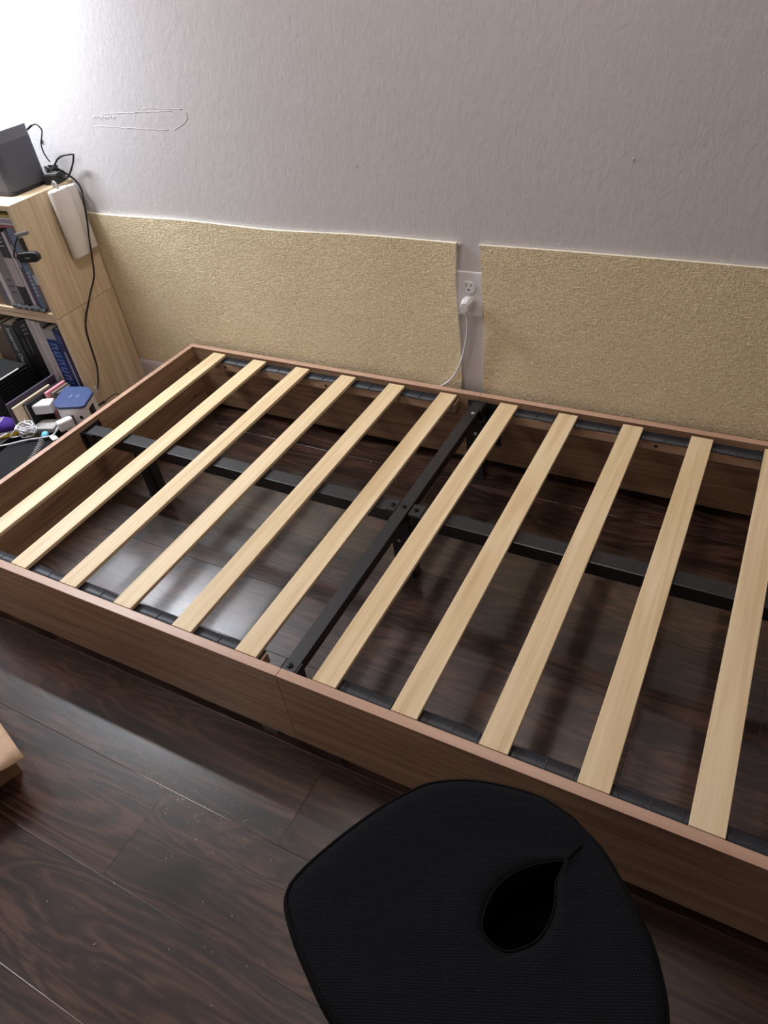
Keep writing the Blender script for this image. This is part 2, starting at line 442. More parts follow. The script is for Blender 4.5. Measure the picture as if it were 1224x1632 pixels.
wall_mat_panel(-0.70, 0.8375, 0.1145, 0.617, lambda u: 0.003 * math.sin(u * 7) + 0.002 * math.sin(u * 17), 'pale yellow embossed mat on the wall left of the power outlet')
wall_mat_panel(0.903, 2.45, 0.1145, 0.616, lambda u: 0.0015 * math.sin(u * 9), 'pale yellow embossed mat on the wall right of the power outlet')

# wall anchors beside the mats, nail, small blemish bumps
def anchor(x, z, label):
    e = empty('wall_anchor', (x, 0, z), label, 'wall anchor')
    bm = bmesh.new(); lathe(bm, [(0.0035, 0), (0.0045, 0.001), (0.0045, 0.003), (0.003, 0.0035), (0.0012, 0.0036), (0.001, 0.002)], 16, Matrix.Rotation(PI / 2, 4, 'X'))
    finish('collar', bm, M['whiteplastic'], e, smooth=True)
    bm = bmesh.new(); tube(bm, [Vector((0, -0.004, 0)), Vector((0, -0.009, 0.0005)), Vector((0.004, -0.010, 0.001))], 0.001)
    finish('hook', bm, M['silver'], e, smooth=True)
anchor(0.8435, 0.612, 'small wall screw at the upper right corner of the left yellow mat')
anchor(0.8975, 0.612, 'small wall screw at the upper left corner of the right yellow mat')
bm = bmesh.new(); lathe(bm, [(0.0028, -0.001), (0.0026, 0.001), (0.0018, 0.0018), (0.0006, 0.002)], 12, Matrix.Translation((1.227, 0, 0.811)) @ Matrix.Rotation(PI / 2, 4, 'X'))
tag(finish('wall_nail', bm, M['silver']), 'tiny nail in the bare wall above the right yellow mat', 'nail')
bm = bmesh.new(); lathe(bm, [(0.0020, -0.001), (0.0018, 0.0008), (0.0012, 0.0014), (0.0005, 0.0015)], 12, Matrix.Translation((0.585, 0, 0.779)) @ Matrix.Rotation(PI / 2, 4, 'X'))
tag(finish('wall_nail', bm, M['silver']), 'tiny nail in the bare wall above the left yellow mat', 'nail')
# trowel marks of an old plaster repair
bm = bmesh.new()
rr = random.Random(3)
for (xa, za, xb, zb) in ((-0.20, 0.893, 0.05, 0.899), (-0.25, 0.862, 0.02, 0.853), (-0.05, 0.905, 0.085, 0.903)):
    pts = [Vector((xa + (xb - xa) * t / 14, 0.0001, za + (zb - za) * t / 14 + rr.uniform(-.0012, .0012))) for t in range(15)]
    tube(bm, pts, 0.0007, 6)
tube(bm, spline([(0.098, 0.0002, 0.897), (0.094, 0.0002, 0.882), (0.075, 0.0002, 0.868), (0.04, 0.0002, 0.855)], 5), 0.0009, 6)
for k in range(10):
    cx = -0.245 + k * 0.0095 + rr.uniform(-.002, .002); cz = 0.884 + rr.uniform(-.002, .002)
    lathe(bm, [(rr.uniform(.0014, .0028), -0.001), (0.0016, 0.0008), (0.0004, 0.0015)], 8, Matrix.Translation((cx, 0, cz)) @ Matrix.Rotation(PI / 2, 4, 'X'))
o = finish('trim_1', bm, M['wall'], smooth=True); o['kind'] = 'structure'

# ------------------------------------------------------------------ outlet, cord
ou = empty('power_outlet', (0.867, 0, 0.490), 'white duplex power outlet on the wall between the two yellow mats', 'outlet')
bm = bmesh.new()
add_box(bm, -0.035, 0.035, -0.006, 0, -0.058, 0.058)
finish('cover_plate', bm, M['whiteplastic'], ou, 0.003, seg=3)
def socket_face(dz):
    bm = bmesh.new(); pts = []
    for i in range(28):
        a_ = 2 * PI * i / 28; x_ = 0.0172 * math.cos(a_); z_ = 0.0172 * math.sin(a_)
        pts.append((x_, max(-0.0142, min(0.0142, z_))))
    f = [bm.verts.new((x_, -0.0085, z_ + dz)) for x_, z_ in pts]; b_ = [bm.verts.new((x_, -0.005, z_ + dz)) for x_, z_ in pts]
    bm.faces.new(f); bm.faces.new(list(reversed(b_)))
    for i in range(28): bm.faces.new([f[i], f[(i + 1) % 28], b_[(i + 1) % 28], b_[i]])
    s = finish('socket', bm, M['whiteplastic'], ou, 0.0006)
    bm = bmesh.new()
    add_box(bm, -0.0072, -0.0056, -0.0088, -0.008, dz + 0.001, dz + 0.010)
    add_box(bm, 0.0056, 0.0070, -0.0088, -0.008, dz + 0.002, dz + 0.009)
    lathe(bm, [(0.0024, 0), (0.0024, 0.0008)], 12, Matrix.Translation((0, -0.008, dz - 0.0065)) @ Matrix.Rotation(PI / 2, 4, 'X'))
    finish('socket_slots', bm, M['blackplastic'], s)
socket_face(0.0195); socket_face(-0.0195)
screw_head('screw', (0, -0.006, 0), 0.003, 0.0015, M['whiteplastic'], ou, '-y')
pc = empty('white_cord', (0.864, -0.009, 0.470), 'white power cord plugged into the wall outlet and running behind the bed', 'cord')
bm = bmesh.new()   # pentagonal plug body, flat to the wall
pl = [(-0.015, -0.004), (-0.010, 0.012), (-0.003, 0.016), (0.008, 0.016), (0.015, 0.008), (0.014, -0.008), (0.006, -0.018), (-0.006, -0.020)]
f0 = [bm.verts.new((x_, 0.0, z_)) for x_, z_ in pl]
f1 = [bm.verts.new((x_ * 1.0, -0.014, z_)) for x_, z_ in pl]
f2 = [bm.verts.new((x_ * 0.72, -0.027, z_ * 0.72 - 0.002)) for x_, z_ in pl]
n_ = len(pl)
bm.faces.new(f0); bm.faces.new(f2)
for A, B in ((f0, f1), (f1, f2)):
    for i in range(n_): bm.faces.new([A[i], A[(i + 1) % n_], B[(i + 1) % n_], B[i]])
finish('plug', bm, M['whiteplastic'], pc, 0.0015)
def W(o, pts): return [Vector(p) - o.location for p in pts]
cable('cable', W(pc, [(0.862, -0.022, 0.455), (0.864, -0.021, 0.440), (0.866, -0.020, 0.425), (0.862, -0.018, 0.385), (0.850, -0.017, 0.33), (0.835, -0.018, 0.285), (0.815, -0.018, 0.25), (0.79, -0.018, 0.225), (0.76, -0.018, 0.205), (0.72, -0.019, 0.17), (0.69, -0.019, 0.10), (0.66, -0.018, 0.03), (0.60, -0.018, 0.005), (0.4, -0.018, 0.004)]), 0.0029, M['whitecable'], pc)

# ------------------------------------------------------------------ bed
RT = 0.2255      # rail top
RB = 0.016       # rail bottom
IB, OB = -0.0465, -0.0285     # back rail inner / outer y
IF, OF = -1.0065, -1.0255     # front rail inner / outer y
XJ = 0.905; XE = 1.945
ST = 0.222       # slat top
bed = empty('bed_frame', (0.905, -0.53, 0), 'wooden platform bed frame with pine slats and black steel centre supports', 'bed frame')
L0 = bed.location
def bb(name, x0, x1, y0, y1, z0, z1, mat, parent=bed, bevel=0.0):
    return box(name, x0 - L0.x, x1 - L0.x, y0 - L0.y, y1 - L0.y, z0 - L0.z, z1 - L0.z, mat, parent, bevel)
def rail(x0, x1, y0, y1, x0f=None):
    bm = bmesh.new()
    if x0f is None: x0f = x0
    # board with its banded top edge in another laminate
    add_box(bm, x0, x1, y0, y1, RB, RT)
    for v in bm.verts:
        v.co -= L0
    bm.faces.ensure_lookup_table()
    for f in bm.faces:
        f.normal_update()
        if f.calc_center_median().z > RT - 0.001: f.material_index = 1
    return finish('side_rail', bm, [M['rail'], M['railtop']], bed, 0.0009)
rail(-0.108, XJ - 0.0003, IB, OB); rail(XJ + 0.0003, XE, IB, OB)
rail(-0.134, XJ - 0.0043, OF, IF); rail(XJ - 0.0037, XE, OF, IF)
# end boards: the left one stands slightly askew
def end_rail(xa_b, xa_f, t):
    bm = bmesh.new()
    yb, yf = IB - 0.0004, IF + 0.0004
    vs = []
    for z in (RB, RT):
        for (x, y) in ((xa_b, yb), (xa_b + t, yb), (xa_f + t, yf), (xa_f, yf)): vs.append(bm.verts.new(Vector((x, y, z)) - L0))
    for f in ((0, 1, 2, 3), (4, 5, 6, 7), (0, 1, 5, 4), (1, 2, 6, 5), (2, 3, 7, 6), (3, 0, 4, 7)):
        fc = bm.faces.new([vs[i] for i in f]); fc.material_index = 1 if f == (4, 5, 6, 7) else 0
    return finish('end_rail', bm, [M['railend'], M['railtop']], bed, 0.0009)
end_rail(-0.1075, -0.1335, 0.0175)
end_rail(XE - 0.018, XE - 0.018, 0.0175)
# feet under the rails
for (x, y) in ((-0.06, -0.038), (1.88, -0.038), (-0.06, -1.016), (1.88, -1.016), (0.83, -0.038), (0.98, -0.038), (0.83, -1.016), (0.98, -1.016)):
    bb('foot', x - 0.02, x + 0.02, y - 0.007, y + 0.007, 0.0, RB, M['blackplastic'])
# ledgers and the strap lying on them
for (x0, x1) in ((0.006, 0.845), (0.965, 1.92)):
    for side in (0, 1):
        if side == 0: ya, yb_ = IB - 0.0335, IB - 0.0003
        else: ya, yb_ = IF + 0.0003, IF + 0.030
        lg = bb('ledger', x0, x1, ya, yb_, 0.180, 0.2055, M['ledge'], bed, 0.001)
        if side == 0:
            for hx in ((0.06, 0.435, 0.79) if x0 < 0.5 else (1.00, 1.37, 1.74)):
                bm = bmesh.new(); lathe(bm, [(0.0042, 0), (0.0042, 0.0006)], 14, Matrix.Translation(Vector((hx, ya, 0.193)) - L0) @ Matrix.Rotation(PI / 2, 4, 'X'))
                finish('screw_hole', bm, M['hole'], lg)
        # strap with pockets: a thin ribbon that ripples between the slats
        bm = bmesh.new(); n = 150
        rows = []
        for i in range(n + 1):
            x = x0 + 0.004 + (x1 - x0 - 0.008) * i / n
            h = 0.2086 + 0.0005 * math.sin(x * 23 + side) * math.sin(x * 61)
            h = min(h, 0.2108)
            o0 = 0.0012 * math.sin(x * 31 + side * 2)
            yi = (ya - 0.001 + o0 if side == 0 else yb_ + 0.001 + o0); yo = (yb_ - 0.001 if side == 0 else ya + 0.001)
            rows.append([bm.verts.new(Vector(p) - L0) for p in ((x, yi, 0.2058), (x, yi, h), (x, yo, h + 0.0004), (x, yo, 0.2058))])
        for r0, r1 in zip(rows, rows[1:]):
            for k in range(4): bm.faces.new([r0[k], r0[(k + 1) % 4], r1[(k + 1) % 4], r1[k]])
        bm.faces.new(rows[0]); bm.faces.new(list(reversed(rows[-1])))
        # stitched cross seams of the pockets
        st = finish('strap', bm, M['strap'], bed, smooth=True)
        bm = bmesh.new()
        xs = [i * 0.1585 for i in range(6)] if x0 < 0.5 else [0.9656 + i * 0.1585 for i in range(6)]
        for xx in xs:
            for dx in (-0.010, 0.058, 0.104):
                if x0 < xx + dx < x1 - 0.01:
                    add_box(bm, *(xx + dx - L0.x, xx + dx + 0.0016 - L0.x), ya - L0.y + 0.001, yb_ - L0.y - 0.001, 0.206, 0.2100)
        finish('strap_stitching', bm, M['strap'], st, 0.0006)['kind'] = 'stuff'

# slats: 12, sharing one mesh
SW, SP, X7 = 0.0488, 0.1585, 0.9656
bm = bmesh.new()
n = 20; hw = SW / 2; L = 0.951
rows = []
for i in range(n + 1):
    y = -L / 2 + L * i / n; c_ = 0.0
    rows.append([bm.verts.new(p) for p in ((-hw, y, -0.0095 + c_), (hw, y, -0.0095 + c_), (hw, y, c_), (-hw, y, c_))])
for r0, r1 in zip(rows, rows[1:]):
    for k in range(4): bm.faces.new([r0[k], r0[(k + 1) % 4], r1[(k + 1) % 4], r1[k]])
bm.faces.new(rows[0]); bm.faces.new(list(reversed(rows[-1])))
slat0 = finish('slat', bm, M['slat'], bed, 0.0012)
ymid = (-0.0515 + -1.0045) / 2
slat_x = [i * SP for i in range(6)] + [X7 + i * SP for i in range(6)]
slat_jit = [0.0, 0.0, -0.0005, 0.0005, 0.001, 0.0, 0.0, -0.001, 0.0, 0.0, 0.0, 0.0]
for i, x in enumerate(slat_x):
    s = slat0 if i == 0 else slat0.copy()
    if i: COL.objects.link(s)
    s.location = Vector((x + hw + slat_jit[i], ymid, ST)) - L0
    s.rotation_euler = (0, 0, -0.0024 + (0.0015 if i % 3 == 1 else 0))

# centre beams (box section) along the bed and the cross bar
BY0, BY1 = -0.534, -0.494
BZ0, BZ1 = 0.176, 0.2105
for (x0, x1) in ((-0.088, 0.890), (0.926, XE - 0.022)):
    cb = bb('centre_beam', x0, x1, BY0, BY1, BZ0, BZ1, M['black_metal'], bed, 0.002)
for (x0, x1, sx) in ((0.868, 0.8905, 0.880), (0.9255, 0.955, 0.938)):
    pl_ = bb('beam_tab', x0, x1, BY0 + 0.001, BY1 - 0.001, BZ1 + 0.0001, BZ1 + 0.0022, M['black_metal'], bed, 0.0005)
    screw_head('screw', Vector((sx, -0.514, BZ1 + 0.0022)) - L0, 0.0062, 0.0032, M['screw'], pl_)
# cross bar: angle section
bm = bmesh.new()
add_box(bm, 0.8935 - L0.x, 0.9225 - L0.x, IF + 0.004 - L0.y, IB - 0.012 - L0.y, 0.2115, 0.2145)
add_box(bm, 0.9195 - L0.x, 0.9225 - L0.x, IF + 0.004 - L0.y, IB - 0.012 - L0.y, 0.190, 0.2120)
add_box(bm, 0.8935 - L0.x, 0.8965 - L0.x, IF + 0.004 - L0.y, IB - 0.012 - L0.y, 0.190, 0.2120)
cr = finish('cross_bar', bm, M['black_metal'], bed, 0.0008)
screw_head('screw', Vector((0.908, -0.514, 0.2145)) - L0, 0.0058, 0.0028, M['screw'], cr)
screw_head('screw', Vector((0.907, -0.990, 0.2145)) - L0, 0.0062, 0.003, M['screw'], cr)
o = screw_head('screw', Vector((0.912, -0.112, 0.2145)) - L0, 0.0052, 0.0012, M['silver'], cr); o['label'] = 'bright silver screw'
# joint plates on the rails and bracket
def joint_plate(y0, y1, inner):
    jp = bb('joint_plate', 0.872, 0.966, y0, y1, 0.075, 0.2105, M['black_metal'], bed, 0.001)
    for (hx, hz) in ((0.884, 0.20), (0.884, 0.09), (0.954, 0.20), (0.954, 0.09)):
        screw_head('screw', Vector((hx, y0 if inner < 0 else y1, hz)) - L0, 0.0045, 0.002, M['screw'], jp, '-y')
joint_plate(IB - 0.0025, IB - 0.0003, -1)
jf = bb('joint_plate', 0.872, 0.966, IF + 0.0003, IF + 0.0025, 0.075, 0.2105, M['black_metal'], bed, 0.001)
# hanger bracket that carries the cross bar at the back and front
def hanger(y0, y1):
    bm = bmesh.new()
    add_box(bm, 0.924 - L0.x, 0.927 - L0.x, y0 - L0.y, y1 - L0.y, 0.10, 0.2145)
    add_box(bm, 0.890 - L0.x, 0.8925 - L0.x, y0 - L0.y, y1 - L0.y, 0.15, 0.2145)
    return finish('hanger_bracket', bm, M['black_metal'], bed, 0.0008)
hb = hanger(IB - 0.052, IB - 0.003)
hf = hanger(IF + 0.003, IF + 0.030)
# support legs: flat angle strips from the beam to the floor
def leg(x0, x1, y0, y1, zt, sc=None):
    bm = bmesh.new()
    add_box(bm, x0 - L0.x, x1 - L0.x, y0 - L0.y, y0 + 0.003 - L0.y, 0.006, zt)
    add_box(bm, x1 - 0.003 - L0.x, x1 - L0.x, y0 - L0.y, y1 - L0.y, 0.006, zt)
    lg = finish('support_leg', bm, M['black_metal'], bed, 0.0008)
    box('foot_cap', x0 - 0.002 - L0.x, x1 + 0.002 - L0.x, y0 - 0.002 - L0.y, y1 + 0.002 - L0.y, 0.0, 0.0062, M['blackplastic'], lg, 0.001)
    if sc:
        screw_head('screw', Vector((sc[0], y0, sc[1])) - L0, 0.005, 0.002, M['silver'], lg, '-y')
leg(0.046, 0.090, -0.512, -0.480, BZ0, None)
leg(0.874, 0.924, -0.530, -0.498, 0.190, (0.893, 0.118))
leg(0.890, 0.938, -0.112, -0.082, 0.190, (0.918, 0.150))
leg(1.735, 1.78, -0.512, -0.480, BZ0, None)
# end bracket of the beam on the left end board
bm = bmesh.new()
add_box(bm, -0.101 - L0.x, -0.098 - L0.x, -0.545 - L0.y, -0.470 - L0.y, 0.150, 0.214)
add_box(bm, -0.100 - L0.x, -0.060 - L0.x, BY0 - 0.003 - L0.y, BY0 - 0.0005 - L0.y, 0.168, 0.209)
ebk = finish('end_bracket', bm, M['black_metal'], bed, 0.0008)
screw_head('screw', Vector((-0.098, -0.540, 0.200)) - L0, 0.004, 0.002, M['screw'], ebk, 'x')
screw_head('screw', Vector((-0.098, -0.475, 0.200)) - L0, 0.004, 0.002, M['screw'], ebk, 'x')
# cam-lock plugs on the inner back-left corner
for (y, z) in ((-0.10, 0.17), (-0.10, 0.07)):
    bm = bmesh.new(); lathe(bm, [(0.004, 0), (0.004, 0.0012)], 12, Matrix.Translation(Vector((-0.0925, y, z)) - L0) @ Matrix.Rotation(PI / 2, 4, 'Y'))
    finish('cam_plug', bm, M['hole'], bed)

# ------------------------------------------------------------------ book shelves
SX0, SX1, SY0, SY1 = -0.825, -0.405, -0.255, -0.012
def shelf_unit(z0, z1, label, y1):
    e = empty('shelf_unit', (SX1, SY0, z0), label, 'shelf', 'stacked pale wooden shelf units')
    t = 0.015
    wbox('side_panel', SX1 - t, SX1, SY0, y1, z0, z1, M['shelfwood'], e, 0.0010)
    wbox('side_panel', SX0, SX0 + t, SY0, y1, z0, z1, M['shelfwood'], e, 0.0010)
    wbox('top_panel', SX0 + t + .0001, SX1 - t - .0001, SY0, y1, z1 - t + 0.0001, z1, M['shelftop'], e, 0.0008)
    wbox('bottom_panel', SX0 + t + .0001, SX1 - t - .0001, SY0, y1, z0, z0 + t - 0.0001, M['shelftop'], e, 0.0008)
    wbox('back_panel', SX0 + t, SX1 - t, y1 - 0.006, y1, z0 + t, z1 - t, M['shelfwood'], e)
    return e
shelf_unit(0.0, 0.379, 'lower pale wooden shelf unit standing on the floor, packed with books', SY1)
shelf_unit(0.3805, 0.721, 'upper pale wooden shelf unit with a grey speaker on top', SY1)

def book(x0, x1, z0, z1, col, label, y0=-0.246, depth=0.15, lean=0.0, pages=True, rough=0.5, group='books in the shelves', cover=None, mesh=None, bevel=0.0012):
    """upright book: spine faces the room, page block inside"""
    e = empty('book', ((x0 + x1) / 2, y0, z0), label, 'book', group)
    e.rotation_euler = (0, lean, 0)
    h = z1 - z0; w_ = (x1 - x0) / 2; t = min(0.0022, w_ * 0.35)
    m = plain('cover_' + label[:18].replace(' ', '_'), col, rough, 0, 0.4, 60, 0.1)
    bm = bmesh.new()
    add_box(bm, -w_, w_, 0, t, 0, h)
    add_box(bm, -w_, -w_ + t, t, depth, 0, h); add_box(bm, w_ - t, w_, t, depth, 0, h)
    finish('cover', bm, m, e, 0.0005)
    box('page_block', -w_ + t + .0001, w_ - t - .0001, t + .0001, depth - 0.004, 0.002, h - 0.003, M['paper'], e)
    return e, w_, h
M['paper'] = plain('paper_edges', srgb(214, 208, 194), 0.8, 0, 0.2, 500, 0.1)
def spine_text(e, body, size, x, z, mat, w=0.0):
    # reads downwards along the spine, facing -y
    mtx = Matrix.Translation((x, -0.0004, z)) @ Matrix.Rotation(PI / 2, 4, 'X') @ Matrix.Rotation(-PI / 2, 4, 'Z')
    return text_mesh('lettering', body, size, mtx, mat, e)
def band(e, name, w_, z0, z1, mat):
    return box(name, -w_ + 0.0002, w_ - 0.0002, -0.0006, -0.0001, z0, z1, mat, e)
Z0 = 0.3958
def shelf_bk(x0, x1, top, col, label, **k): return book(x0, x1, Z0, top, col, label, **k)
e, w_, h = shelf_bk(-0.4300, -0.4205, 0.652, srgb(86, 44, 36), 'narrow red-brown book against the right side of the upper shelf')
e, w_, h = shelf_bk(-0.4460, -0.4305, 0.654, srgb(120, 104, 88), 'tan brown book beside the red-brown one in the upper shelf')
band(e, 'title_band', w_, 0.09, 0.12, M['mark'])
e, w_, h = shelf_bk(-0.4720, -0.4465, 0.655, srgb(96, 116, 140), 'blue-grey book with pale spine print in the upper shelf')
for k in range(7): box('spine_print', -w_ * 0.6, w_ * (0.1 + 0.07 * (k % 4)), -0.0008, -0.0001, 0.05 + k * 0.012, 0.055 + k * 0.012, M['mark'], e)
band(e, 'title_band', w_, 0.15, 0.17, M['navy'])
e, w_, h = shelf_bk(-0.4900, -0.4725, 0.648, srgb(74, 60, 84), 'dark purple book in the upper shelf')
box('spine_print', -w_ * 0.3, w_ * 0.3, -0.0008, -0.0001, 0.14, 0.21, M['mark'], e)
e, w_, h = shelf_bk(-0.5050, -0.4905, 0.640, srgb(190, 182, 186), 'thin off-white book left of the purple one in the upper shelf')
e, w_, h = shelf_bk(-0.5460, -0.5055, 0.645, srgb(28, 25, 30), 'thick black book with a wide pale band in the upper shelf')
band(e, 'pale_band', w_, 0.075, 0.165, plain('pale_lilac_band', srgb(176, 164, 168), 0.6))
for k in range(3): box('spine_print', -w_ * 0.5, w_ * 0.4, -0.0008, -0.0001, 0.20 + k * 0.012, 0.203 + k * 0.012, M['mark'], e)
e, w_, h = shelf_bk(-0.5950, -0.5465, 0.600, srgb(124, 122, 126), 'wide grey book standing left of the black banded book')
for k in range(3): box('spine_print', -w_ * 0.4, w_ * 0.5, -0.0008, -0.0001, 0.05 + k * 0.02, 0.054 + k * 0.02, M['blackplastic'], e)
e, w_, h = shelf_bk(-0.6150, -0.5955, 0.615, srgb(200, 198, 200), 'white book at the left edge of the upper shelf')
e, w_, h = shelf_bk(-0.6450, -0.6155, 0.600, srgb(90, 90, 96), 'dark grey book at the far left of the upper shelf')
# books lying on top of the upright ones
def flat_book(x0, x1, z0, z1, col, label, y0=-0.250, depth=0.19):
    e = empty('book', ((x0 + x1) / 2, y0 + depth / 2, z0), label, 'book', 'books lying flat on the upright books')
    m = plain('flatcover_' + label[:14].replace(' ', '_'), col, 0.5, 0, 0.4, 60, 0.08)
    w_ = (x1 - x0) / 2; d = depth / 2; h = z1 - z0; t = min(0.0015, h * 0.3)
    bm = bmesh.new()
    add_box(bm, -w_, w_, -d, d, 0, t); add_box(bm, -w_, w_, -d, d, h - t, h); add_box(bm, -w_, w_, -d, -d + t, t, h - t)
    finish('cover', bm, m, e, 0.0004)
    box('page_block', -w_ + 0.002, w_ - 0.002, -d + t + .0001, d - 0.003, t + .0001, h - t - .0001, M['paper'], e)
    return e
flat_book(-0.640, -0.424, 0.6555, 0.6635, srgb(150, 82, 78), 'dull red book lowest of the flat books in the upper shelf')
flat_book(-0.645, -0.422, 0.6640, 0.6700, srgb(196, 188, 196), 'white book lying on the dull red one')
e = flat_book(-0.640, -0.423, 0.6705, 0.6790, srgb(150, 138, 164), 'lilac book lying flat in the upper shelf')
flat_book(-0.650, -0.424, 0.6795, 0.6850, srgb(206, 198, 200), 'pale book lying on the lilac one')
flat_book(-0.650, -0.425, 0.6855, 0.6930, srgb(176, 164, 92), 'yellow-green book topmost of the flat books')
# crumpled grey cloth in front of the books on the shelf bottom
bm = bmesh.new(); rr = random.Random(5); nx, ny = 26, 8
G = [[bm.verts.new((-0.60 + 0.155 * i / nx, -0.2545 + 0.006 * j / ny + (0 if j else 0), 0.3962 + 0.016 * math.sin(PI * j / ny) * (0.5 + 0.5 * rr.random()) + 0.003 * math.sin(i * 1.3))) for j in range(ny + 1)] for i in range(nx + 1)]
for col_ in G:
    for v in col_: v.co.z = max(v.co.z, 0.3962)
for i in range(nx):
    for j in range(ny): bm.faces.new([G[i][j], G[i + 1][j], G[i + 1][j + 1], G[i][j + 1]])
o = finish('cloth', bm, plain('grey_cloth', srgb(84, 82, 86), 0.9, 0, 0.1, 200, 0.2, 0.4), smooth=True)
sm = o.modifiers.new('thick', 'SOLIDIFY'); sm.thickness = 0.0012; sm.offset = 1
tag(o, 'crumpled dark grey cloth lying in front of the books on the upper shelf floor', 'cloth')

# lower shelf
Z0L = 0.0155
def low(x0, x1, top, col, label, **k): return book(x0, x1, Z0L, top, col, label, **k)
e, w_, h = low(-0.4395, -0.4210, 0.345, srgb(60, 30, 40), 'dark red and navy book at the right side of the lower shelf')
for k in range(6): box('spine_print', -w_ * 0.6, w_ * 0.6, -0.0008, -0.0001, 0.09 + k * 0.03, 0.098 + k * 0.03, plain('maroon_print', srgb(110, 56, 66), 0.6), e)
e, w_, h = low(-0.4690, -0.4400, 0.335, srgb(44, 52, 88), 'navy book beside the dark red one in the lower shelf')
box('title_band', -w_ * 0.7, w_ * 0.7, -0.0006, -0.0001, h - 0.05, h - 0.02, M['navy'], e)
box('spine_print', -w_ * 0.2, w_ * 0.2, -0.0008, -0.0001, 0.10, 0.24, M['mark'], e)
e, w_, h = low(-0.5195, -0.4695, 0.330, srgb(24, 46, 112), 'royal blue book with large pale letters down its spine')
band(e, 'pale_top', w_, h - 0.035, h, plain('pale_top_band', srgb(150, 150, 150), 0.6))
lm = plain('pale_blue_print', srgb(96, 124, 172), 0.6)
bm = bmesh.new()
for k in range(6):
    zt = h - 0.050 - k * 0.029
    add_box(bm, -w_ * .62, w_ * .62, -0.0008, -0.0001, zt - 0.006, zt)
    add_box(bm, -w_ * .62, w_ * .62, -0.0008, -0.0001, zt - 0.020, zt - 0.014)
    add_box(bm, (-w_ * .62 if k % 2 else w_ * .30), (-w_ * .30 if k % 2 else w_ * .62), -0.0008, -0.0001, zt - 0.014, zt - 0.006)
finish('lettering', bm, lm, e)
wb = srgb(186, 180, 178)
low(-0.5410, -0.5205, 0.350, wb, 'white binder next to the royal blue book')
low(-0.5630, -0.5425, 0.352, srgb(196, 190, 188), 'middle white binder of the three in the lower shelf')
low(-0.5850, -0.5645, 0.355, srgb(176, 172, 172), 'leftmost white binder, beside the black folders')
FOL = ['black folder touching the leftmost white binder', 'black folder with white dots at the top of its spine, nearest the white binders', 'wide black folder with white dots and a grey label strip',
       'plain black folder right of the labelled narrow one', 'black folder with a thin grey label strip, second from the interior design book', 'black folder next to the grey interior design book']
for i, (a_, b_, tp) in enumerate(((-0.5980, -0.5860, 0.352), (-0.6110, -0.5990, 0.350), (-0.6250, -0.6120, 0.345), (-0.6380, -0.6260, 0.345), (-0.6510, -0.6390, 0.335), (-0.6640, -0.6520, 0.330))):
    e, w_, h = low(a_, b_, tp, srgb(22, 22, 25), FOL[i], group='black folders in the lower shelf')
    if i in (1, 2):
        bm = bmesh.new()
        for q in range(3): lathe(bm, [(0.003, 0), (0.003, 0.0006)], 10, Matrix.Translation((0, 0, h - 0.02 - q * 0.014)) @ Matrix.Rotation(PI / 2, 4, 'X'))
        finish('spine_dots', bm, M['mark'], e)
    if i in (2, 4): box('spine_print', -w_ * 0.4, w_ * 0.1, -0.0008, -0.0001, h - 0.12, h - 0.06, plain('dim_print', srgb(120, 120, 120), 0.6), e)
e, w_, h = low(-0.7320, -0.6700, 0.320, srgb(62, 68, 70), 'dark grey interior design book with white lettering on the spine')
spine_text(e, 'Interior Design', 0.028, -0.010, h - 0.012, plain('white_lettering', srgb(214, 216, 220), 0.6))
e, w_, h = low(-0.8080, -0.7330, 0.300, srgb(122, 106, 92), 'brown book with a dark dotted pattern beside the interior design book')
bm = bmesh.new()
for i in range(9):
    for j in range(28):
        lathe(bm, [(0.0028, 0), (0.0028, 0.0005)], 6, Matrix.Translation((-w_ + 0.005 + i * 0.0080, 0, 0.01 + j * 0.0098 + (i % 2) * 0.004)) @ Matrix.Rotation(PI / 2, 4, 'X'))
o = finish('dot_pattern', bm, plain('dark_brown_dot', srgb(70, 58, 50), 0.7), e); o['kind'] = 'stuff'

# ------------------------------------------------------------------ things on top of the shelf
sp = empty('speaker', (-0.561, -0.117, 0.7212), 'slate grey box speaker on top of the shelf', 'speaker')
def rbox(name, hx, hy, z0, z1, r, mat, parent, taper=1.0, seg=6, off=(0, 0), bevel=0.0):
    bm = bmesh.new(); rings = []
    for (z, s) in ((z0, 1.0), (z1, taper)):
        ring = []
        for (cx, cy, a0) in ((hx - r, hy - r, 0), (-hx + r, hy - r, PI / 2), (-hx + r, -hy + r, PI), (hx - r, -hy + r, 1.5 * PI)):
            for k in range(seg + 1):
                a_ = a0 + PI / 2 * k / seg
                ring.append(bm.verts.new(((cx + r * math.cos(a_)) * s + off[0], (cy + r * math.sin(a_)) * s + off[1], z)))
        rings.append(ring)
    n = len(rings[0])
    bm.faces.new(list(reversed(rings[0]))); bm.faces.new(rings[1])
    for i in range(n): bm.faces.new([rings[0][i], rings[0][(i + 1) % n], rings[1][(i + 1) % n], rings[1][i]])
    return finish(name, bm, mat, parent, bevel)
rbox('base', 0.101, 0.0725, 0.0, 0.009, 0.018, M['blackplastic'], sp, 1.0, bevel=0.001)
rbox('cabinet', 0.098, 0.069, 0.0092, 0.132, 0.018, M['greyspeaker'], sp, 1.0)
rbox('upper_band', 0.098, 0.069, 0.1321, 0.158, 0.018, plain('lighter_grey_band', srgb(104, 106, 114), 0.5), sp, 1.0)
rbox('top_plate', 0.098, 0.069, 0.1581, 0.162, 0.018, M['greytop'], sp, 1.0, bevel=0.001)

